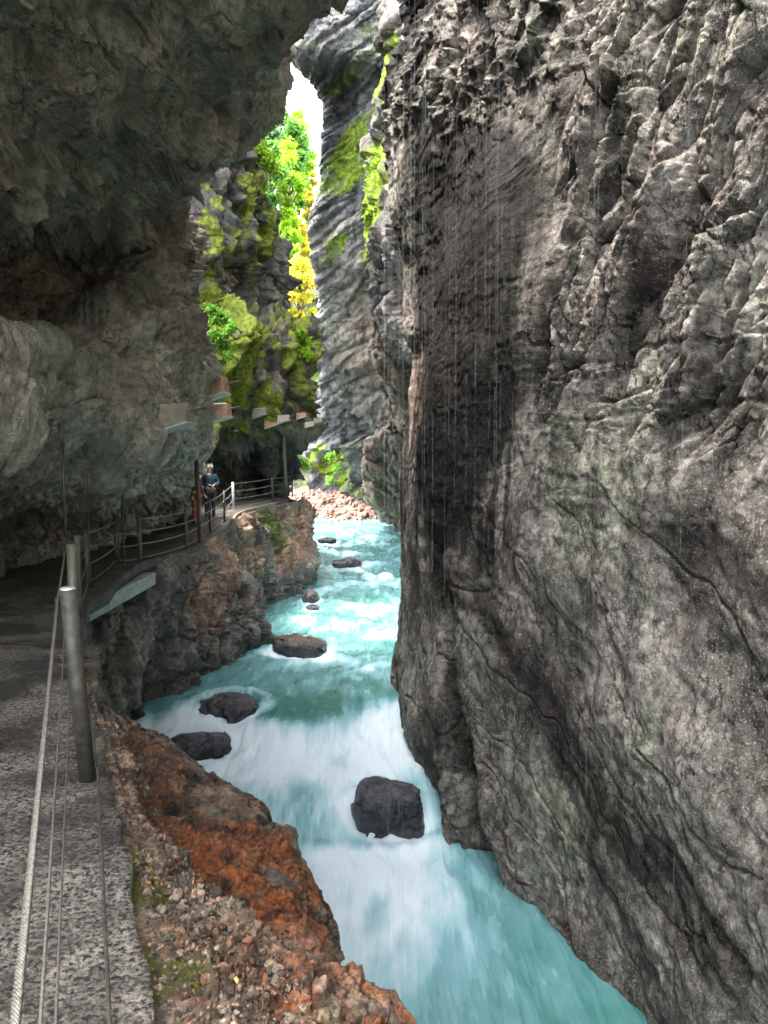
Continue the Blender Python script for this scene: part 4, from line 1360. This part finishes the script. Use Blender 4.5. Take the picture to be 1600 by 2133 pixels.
def people():
    skin_m = simple_mat("skin", (0.55, 0.33, 0.24), (0.48, 0.28, 0.2), 20, 0.5)
    def person(loc, yaw, H, label, jc, tc, hc, arms, group="people on the walkway"):
        root = empty("person", loc, label, "person", group)
        root.rotation_euler = (0, 0, yaw)
        s = H / 1.75
        J = {'pelvis': ((0, 0, .95), .125), 'waist': ((0, 0, 1.10), .12), 'chest': ((0, .01, 1.32), .15), 'neckb': ((0, .0, 1.46), .07), 'neck': ((0, -.01, 1.52), .052), 'jaw': ((0, -.025, 1.585), .062), 'head': ((0, -.005, 1.66), .088), 'crown': ((0, .0, 1.71), .06),
             'nose': ((0, -.095, 1.635), .012)}
        E = [('pelvis', 'waist'), ('waist', 'chest'), ('chest', 'neckb'), ('neckb', 'neck'), ('neck', 'jaw'), ('jaw', 'head'), ('head', 'crown'), ('head', 'nose')]
        for sd_, n in ((-1, 'l'), (1, 'r')):
            J['hip' + n] = ((sd_ * .1, 0, .9), .095); J['knee' + n] = ((sd_ * .11, -.02, .49), .058); J['ank' + n] = ((sd_ * .12, .02, .09), .038); J['toe' + n] = ((sd_ * .14, -.15, .035), .033)
            el, wr = arms[0 if sd_ < 0 else 1]
            J['sh' + n] = ((sd_ * .18, 0, 1.42), .062); J['el' + n] = (el, .042); J['wr' + n] = (wr, .027)
            d = Vector(wr) - Vector(el); d.normalize()
            pal = Vector(wr) + d * .05
            J['palm' + n] = (tuple(pal), (.034, .02))
            E += [('pelvis', 'hip' + n), ('hip' + n, 'knee' + n), ('knee' + n, 'ank' + n), ('ank' + n, 'toe' + n), ('chest', 'sh' + n), ('sh' + n, 'el' + n), ('el' + n, 'wr' + n), ('wr' + n, 'palm' + n)]
            side = d.cross(Vector((0, 0, 1))); side.normalize()
            for i in range(4):
                b0 = pal + side * (.024 * (i - 1.5)) + d * .03
                b1 = b0 + d * (.045 - .006 * abs(i - 1.3)) + Vector((0, 0, -.012))
                J['f%s%d' % (n, i)] = (tuple(b0), .010); J['g%s%d' % (n, i)] = (tuple(b1), .008)
                E += [('palm' + n, 'f%s%d' % (n, i)), ('f%s%d' % (n, i), 'g%s%d' % (n, i))]
            th = pal + side * (-.045 * sd_) + d * .015
            J['t' + n] = (tuple(th), .009); E += [('palm' + n, 't' + n)]
        sc = lambda D, g=1.0, add=0.0: {k: (tuple(c * s for c in v[0]), tuple((x * g + add) * s for x in v[1]) if isinstance(v[1], tuple) else (v[1] * g + add) * s) for k, v in D.items()}
        skin("body", sc(J), E, skin_m, root)
        def sub(keys, add):
            D = {k: J[k] for k in keys}
            return sc(D, 1.0, add), [e for e in E if e[0] in D and e[1] in D]
        D, e = sub(['chest', 'pelvis', 'waist', 'neckb', 'shl', 'shr', 'ell', 'elr', 'wrl', 'wrr', 'hipl', 'hipr'], .022)
        D = {k: v for k, v in D.items()}
        skin("jacket", D, e, jc, root)
        D, e = sub(['pelvis', 'hipl', 'hipr', 'kneel', 'kneer', 'ankl', 'ankr'], .016)
        skin("trousers", D, e, tc, root)
        D, e = sub(['ankl', 'toel'], .012)
        skin("shoe", D, e, simple_mat("shoe_dark", (.05, .04, .04), (.03, .03, .03), 5, .6), root)
        D, e = sub(['ankr', 'toer'], .012)
        skin("shoe", D, e, bpy.data.materials["shoe_dark"], root)
        hj = {'a': ((0, .03 * s, 1.68 * s), .093 * s), 'b': ((0, .045 * s, 1.60 * s), .07 * s), 'c': ((0, -.02 * s, 1.74 * s), .06 * s)}
        skin("hair", hj, [('a', 'b'), ('a', 'c')], hc, root)
        return root
    blue = simple_mat("blue_jacket", (0.018, 0.06, 0.09), (0.012, 0.04, 0.07), 6, .7)
    navy = simple_mat("dark_trousers", (0.03, 0.035, 0.06), (0.02, 0.02, 0.03), 6, .8)
    rust = simple_mat("rust_trousers", (0.34, 0.1, 0.06), (0.22, 0.06, 0.04), 6, .8)
    brown = simple_mat("brown_top", (0.09, 0.06, 0.05), (0.06, 0.04, 0.03), 6, .8)
    grey = simple_mat("grey_hair", (0.10, 0.09, 0.08), (0.06, 0.05, 0.045), 30, .7)
    dk = simple_mat("dark_hair", (0.06, 0.04, 0.03), (0.04, 0.03, 0.02), 30, .7)
    def zpath(y): return float(np.interp(y, [p[1] for p in RAIL], [p[2] for p in RAIL])) + CZ + .005
    p = W(437, 1000, 25.0)
    person((p[0], 25.0, zpath(25.0)), math.radians(22), 1.76, "standing person in a blue jacket and dark trousers, hands held together in front", blue, navy, grey,
           (((-.27, -.03, 1.17), (-.08, -.26, 1.13)), ((.27, -.03, 1.17), (.09, -.27, 1.12))))
    p = W(408, 1000, 24.2)
    person((p[0], 24.2, zpath(24.2)), math.radians(60), 1.66, "person in a brown top and rust-red trousers half hidden behind the rusty pole", brown, rust, dk,
           (((-.26, 0.02, 1.15), (-.28, -.10, .92)), ((.26, 0.02, 1.15), (.24, -.16, .96))))


# ------------------------------------------------------------------ vegetation
def leaf_cloud(rng, centers, radii, n, size, up=0.3):
    """n leaf-shaped quads spread through several clumps"""
    centers = np.asarray(centers); radii = np.asarray(radii)
    w = radii[:, 0] ** 2; w = w / w.sum()
    k = rng.choice(len(centers), size=n, p=w)
    d = rng.normal(size=(n, 3)); d /= np.linalg.norm(d, axis=1)[:, None]
    r = np.abs(rng.normal(0, 0.62, size=n))
    c = centers[k] + d * r[:, None] * radii[k]
    a = rng.normal(size=(n, 3)); a /= np.linalg.norm(a, axis=1)[:, None]
    b = np.cross(a, rng.normal(size=(n, 3))); b /= np.linalg.norm(b, axis=1)[:, None]
    s = size * rng.uniform(0.6, 1.3, size=n)[:, None]
    V = np.stack((c - a * s, c + b * s * 0.42, c + a * s, c - b * s * 0.42), 1).reshape(-1, 3)
    Fs = np.arange(n * 4).reshape(n, 4)
    return V, Fs


def trees_and_plants():
    # forest slope behind the gap
    Mh = simple_mat("forest_floor", (0.12, 0.16, 0.03), (0.07, 0.08, 0.02), 0.3, 0.9)
    X, T_ = np.meshgrid(np.linspace(-60, 45, 60), np.linspace(0, 1, 60))
    Y = 92 + 90 * T_
    Z = CZ + 14 + 36 * T_ ** 1.0 + 1.5 * fbm(np.stack((X * .08, Y * .08, 0 * X), -1), 3, 3) - 0.25 * np.clip(X + 9, 0, 40)
    o = link_mesh("hillside", np.stack((X, Y, Z), -1).reshape(-1, 3), grid_faces(60, 60), Mh)
    tagit(o, "steep wooded hillside far behind the gorge", "hillside", kind="structure")
    Ml = [simple_mat("leaf_green", (0.16, 0.34, 0.04), (0.08, 0.22, 0.05), 0.8, 0.6, transl=0.5),
          simple_mat("leaf_lime", (0.42, 0.60, 0.03), (0.25, 0.48, 0.03), 0.8, 0.6, transl=0.55),
          simple_mat("leaf_yellow", (0.62, 0.50, 0.06), (0.50, 0.52, 0.05), 0.8, 0.6, transl=0.55),
          simple_mat("leaf_bluegreen", (0.14, 0.30, 0.10), (0.07, 0.18, 0.08), 0.8, 0.6, transl=0.5)]
    Mt = simple_mat("bark", (0.12, 0.10, 0.07), (0.06, 0.05, 0.04), 2, 0.9)
    T = [  # px, py foot, py top, d, crown half width px, material, label
        (548, 420, 205, 92, 34, 3, "dark blue-green tree at the left edge of the bright gap"),
        (585, 440, 215, 98, 26, 0, "green tree in the middle of the bright gap below the white sky"),
        (622, 400, 232, 104, 24, 1, "lime tree on the right of the gap, its top against the white sky"),
        (602, 520, 300, 88, 26, 1, "bright lime tree in the centre of the gap, in front of the green one"),
        (562, 470, 300, 84, 30, 0, "green tree growing just above the mossy crest"),
        (630, 620, 470, 86, 16, 2, "slender yellow tree in the narrow neck of the gap"),
        (625, 700, 545, 80, 26, 2, "golden autumn tree at the bottom of the gap"),
        (640, 470, 330, 112, 14, 2, "pale yellow tree beside the edge of the blue-grey slab"),
    ]
    T += [(552, 330, 188, 100, 26, 3, "misty tree touching the roof edge at the top left of the gap"),
          (610, 470, 255, 93, 24, 0, "tall green tree with its top poking into the white sky"),
          (598, 640, 440, 84, 22, 1, "lime tree low in the gap above the golden one"),
          (644, 560, 395, 98, 12, 2, "thin yellow-green tree squeezed against the slab edge")]
    for i, (px, pf, pt, d, hwp, mi, lb) in enumerate(T):
        rng = np.random.RandomState(100 + i)
        a = W(px, pf, d); b = W(px, pt, d)
        H = b[2] - a[2]; hw = hwp * d / F
        root = empty("tree", tuple(a), lb, "tree", "trees behind the gap")
        n = 14
        cs, rs = [], []
        limbs = [tube([a - np.array((0, 0, 3)), a + (b - a) * .3 + (rng.uniform(-.2, .2), 0, 0), a + (b - a) * .65, a + (b - a) * .95], 0.3, 8, 0.06)]
        for k in range(30):
            t = rng.uniform(0.12, 1.0)
            wv = hw * (0.55 + 0.55 * math.sin(math.pi * min(1, t * 0.95)))
            off = np.array((rng.uniform(-1, 1) * wv, rng.uniform(-1, 1) * wv, 0))
            c = a + (b - a) * t + off * (1.0 if t < .85 else .4)
            cs.append(c); rs.append(np.array((1, 1, .7)) * hw * rng.uniform(0.3, 0.6))
            q = a + (b - a) * max(0.1, t - 0.18)
            limbs.append(tube([q, (q + c) / 2 + (0, 0, -.2), c], 0.09, 5, 0.03))
        build("trunk", limbs, Mt, root)
        V, Fs = leaf_cloud(rng, cs, rs, 16000, 0.24)
        o = link_mesh("crown", V - np.array(a), Fs, Ml[mi], root, smooth=False)
    # plants on the rock
    Mp = simple_mat("moss_leaf", (0.34, 0.52, 0.02), (0.16, 0.30, 0.02), 2.0, 0.6, transl=0.4)
    Mp2 = simple_mat("fern_leaf", (0.20, 0.42, 0.04), (0.10, 0.22, 0.02), 2.0, 0.6, transl=0.4)
    PL = [  # label, [(px,py,rpx)], d, count, leaf size, mat
        ("bright yellow-green tuft hanging high beside the big right cliff", [(835, 130, 14), (822, 165, 16), (808, 195, 13), (800, 225, 9), (842, 110, 8)], 32.4, 5000, .10, Mp),
        ("long lime shrub hanging down the brown buttress edge", [(785, 345, 12), (780, 385, 16), (790, 420, 18), (775, 450, 14), (785, 485, 14), (795, 380, 14), (775, 520, 7)], 32.6, 9000, .10, Mp),
        ("small lime tuft low on the edge of the big right cliff", [(818, 540, 6), (820, 555, 5)], 32, 900, .08, Mp),
        ("fringe of lime plants along the crest of the mossy buttress", [(520, 300, 14), (540, 312, 15), (560, 335, 14), (572, 352, 10), (590, 395, 9), (598, 420, 9)], 33.4, 7000, .10, Mp),
        ("fresh green fern cushion on the ledge right of the pillar", [(440, 645, 10), (455, 655, 12), (470, 668, 12), (483, 682, 10), (470, 695, 9), (445, 665, 10)], 27.4, 5000, .07, Mp2),
        ("dark mossy clump under the fern cushion", [(445, 700, 14), (465, 720, 14), (440, 730, 12), (475, 740, 10)], 27.6, 3500, .07, Mp2),
        ("lime clump on the outer corner of the mossy buttress", [(628, 695, 9), (636, 715, 10), (640, 740, 9), (632, 730, 8)], 33.2, 3500, .09, Mp),
        ("green bush seen under the arch beyond the walkway corner", [(605, 955, 10), (622, 962, 12), (635, 972, 8), (610, 972, 10)], 46, 3500, .10, Mp2),
        ("mossy bush low on the far right wall above the rubble", [(690, 950, 9), (700, 975, 10), (688, 1000, 9)], 64, 1600, .12, Mp2),
    ]
    for i, (lb, cl, d, n, sz, mt) in enumerate(PL):
        rng = np.random.RandomState(300 + i)
        k = d / F
        cs = np.array([W(px, py, d + rng.uniform(-.3, .3)) for px, py, r in cl]); rs = np.array([np.array((r * k, r * k * 1.2, r * k)) for px, py, r in cl])
        root = empty("plant", tuple(cs[0]), lb, "plant")
        V, Fs = leaf_cloud(rng, cs, rs, n, sz)
        link_mesh("foliage", V - cs[0], Fs, mt, root, smooth=False)
        st = [tube([c + np.array((.25, .6, -.1)), c + np.array((.1, .25, .05)), c], .03, 5, .01) for c in cs]
        for s_ in st: build("stem", [s_], Mt, root)


def small_things():
    # fallen leaves on the shoulder
    Mr = simple_mat("red_leaf", (0.5, 0.07, 0.02), (0.35, 0.05, 0.02), 30, 0.35)
    Mo = simple_mat("orange_leaf", (0.55, 0.22, 0.06), (0.4, 0.15, 0.05), 30, 0.4)
    My = simple_mat("yellow_leaf", (0.55, 0.38, 0.1), (0.45, 0.3, 0.08), 30, 0.4)
    L = [(326, 1953, 0.045, Mr, "red fallen leaf on the rubble at the bottom of the photo"), (393, 1847, 0.030, Mo, "pale orange fallen leaf below the orange rock"), (273, 1512, 0.045, Mr, "small red leaf at the upper end of the rubble"),
         (500, 2045, 0.022, My, "narrow yellow leaf on the orange knobs at the bottom"), (300, 1590, .03, Mo, "faded orange leaf beside the rubble edge"), (510, 1925, .03, My, "pale tan leaf lying on the stones right of the red leaf")]
    dg = bpy.context.evaluated_depsgraph_get(); dg.update()
    for i, (px, py, s, mt, lb) in enumerate(L):
        a = W(px, py, 2.0); o0 = Vector((0, 0, CZ)); dr = (Vector(a) - o0).normalized()
        hit, loc, nrm, idx, ob, mx = SC.ray_cast(dg, o0, dr)
        if not hit: continue
        n = 12
        pts = []
        for k in range(n):
            th = 2 * math.pi * k / n
            r = s * (0.75 + 0.25 * math.cos(2 * th)) * (1 + 0.15 * math.cos(5 * th))
            pts.append((r * math.cos(th), 0.55 * r * math.sin(th), 0.12 * r * math.cos(th) ** 2 + .15 * s * abs(math.sin(th))))
        pts.append((0, 0, 0.002))
        me = bpy.data.meshes.new("fallen_leaf")
        me.from_pydata(pts, [], [(k, (k + 1) % n, n) for k in range(n)])
        me.materials.append(mt)
        o = bpy.data.objects.new("fallen_leaf", me); COL.objects.link(o)
        o.location = loc + nrm * 0.006
        o.rotation_euler = (nrm.to_track_quat('Z', 'Y') @ Matrix.Rotation(i * 1.3 + .5, 4, 'Z').to_quaternion()).to_euler()
        tagit(o, lb, "leaf", "fallen leaves on the rock shoulder")
    # loose stones on the rubble
    rng = np.random.RandomState(5)
    bm = bmesh.new(); bmesh.ops.create_icosphere(bm, subdivisions=2, radius=1)
    v0 = np.array([v.co[:] for v in bm.verts]); f0 = np.array([[v.index for v in f.verts] for f in bm.faces]); bm.free()
    VV, FF, MM = [], [], []
    for i in range(1500):
        t = rng.uniform()
        py = 1500 + 680 * t
        x0 = np.interp(py, [1500, 1700, 1900, 2133], [205, 262, 300, 335]); x1 = np.interp(py, [1500, 1600, 1750, 1900, 2000, 2180], [240, 300, 350, 490, 590, 720])
        px = x0 + (x1 - x0) * rng.uniform() ** 0.9
        a = W(px, py, 2.0); o0 = Vector((0, 0, CZ)); dr = (Vector(a) - o0).normalized()
        hit, loc, nrm, idx, ob, mx = SC.ray_cast(dg, o0, dr)
        if not hit or ob.name != "ledge": continue
        s = 0.004 + 0.017 * rng.uniform() ** 3.5
        v = v0 * rng.uniform(0.6, 1.3, size=3)
        v = v * (1 + 0.7 * fbm(v * 1.1 + i, 2, 3))[:, None] * s
        VV.append(v + np.array(loc) - np.array((0, 0, s * .25))); FF.append(f0 + len(FF) * len(v0)); MM += [rng.uniform() ** 2] * len(v0)
    o = link_mesh("loose_stones", np.concatenate(VV), np.concatenate(FF), rock_mat("pebble", (0.36, 0.29, 0.22), (0.14, 0.11, 0.08), (0.03, 0.025, 0.022), scale=6, bump=0.006, rough=(.15, .5), rust=((.4, .15, .05), (.2, .07, .03))), smooth=False)
    rgba = np.zeros((len(MM), 4)); rgba[:, 3] = 1; rgba[:, 1] = np.array(MM) * .45; rgba[:, 2] = (np.arange(len(MM)) // 42 % 3 == 0) * 0.75
    set_mask(o, rgba)
    tagit(o, "wet loose stones and grit scattered over the rubble beside the walkway", "stones", kind="stuff")

    # threads of dripping water
    m, nt, b = newmat("falling_water")
    b.inputs['Base Color'].default_value = (0.8, 0.85, 0.9, 1)
    b.inputs['Roughness'].default_value = 0.3
    b.inputs['Alpha'].default_value = 0.10
    parts = []
    def ray_y(px, py, d): return W(px, py, d)
    for i in range(75):
        u = rng.uniform()
        px = 800 + 330 * rng.uniform() ** 1.6 if u < 0.7 else rng.uniform(600, 1450)
        d = rng.uniform(5.0, 9.5)
        p = W(px, 400, d)
        if px < 700: d = rng.uniform(10, 12)
        p = W(px, 400, d)
        z = CZ + rng.uniform(2.5, 6.5)
        zend = z - rng.uniform(1.5, 5) if u < 0.85 else CZ - 4.5
        r = rng.uniform(0.0007, 0.0016) * d / 7
        zz = z
        while zz > zend:
            ln = rng.uniform(0.25, 1.1)
            parts.append(tube([(p[0], p[1], zz), (p[0], p[1], zz - ln * .5), (p[0], p[1], zz - ln)], r, 3, cap=False))
            zz -= ln + rng.uniform(0.02, 0.5)
    o = build("dripping_water", parts, m)
    tagit(o, "fine threads of water dripping from the overhang in front of the right cliff", "falling water", kind="stuff")


import time
_t = [time.time()]
def tick(n):
    print("T", n, round(time.time() - _t[0], 1)); _t[0] = time.time()
right_cliff()
left_cliff()
mossy_cliff()
far_cliffs()
banks()
near_ledge()
river()
boulders()
gravel_bar()
walkway()
railing()
brackets()
people()
trees_and_plants()
small_things()
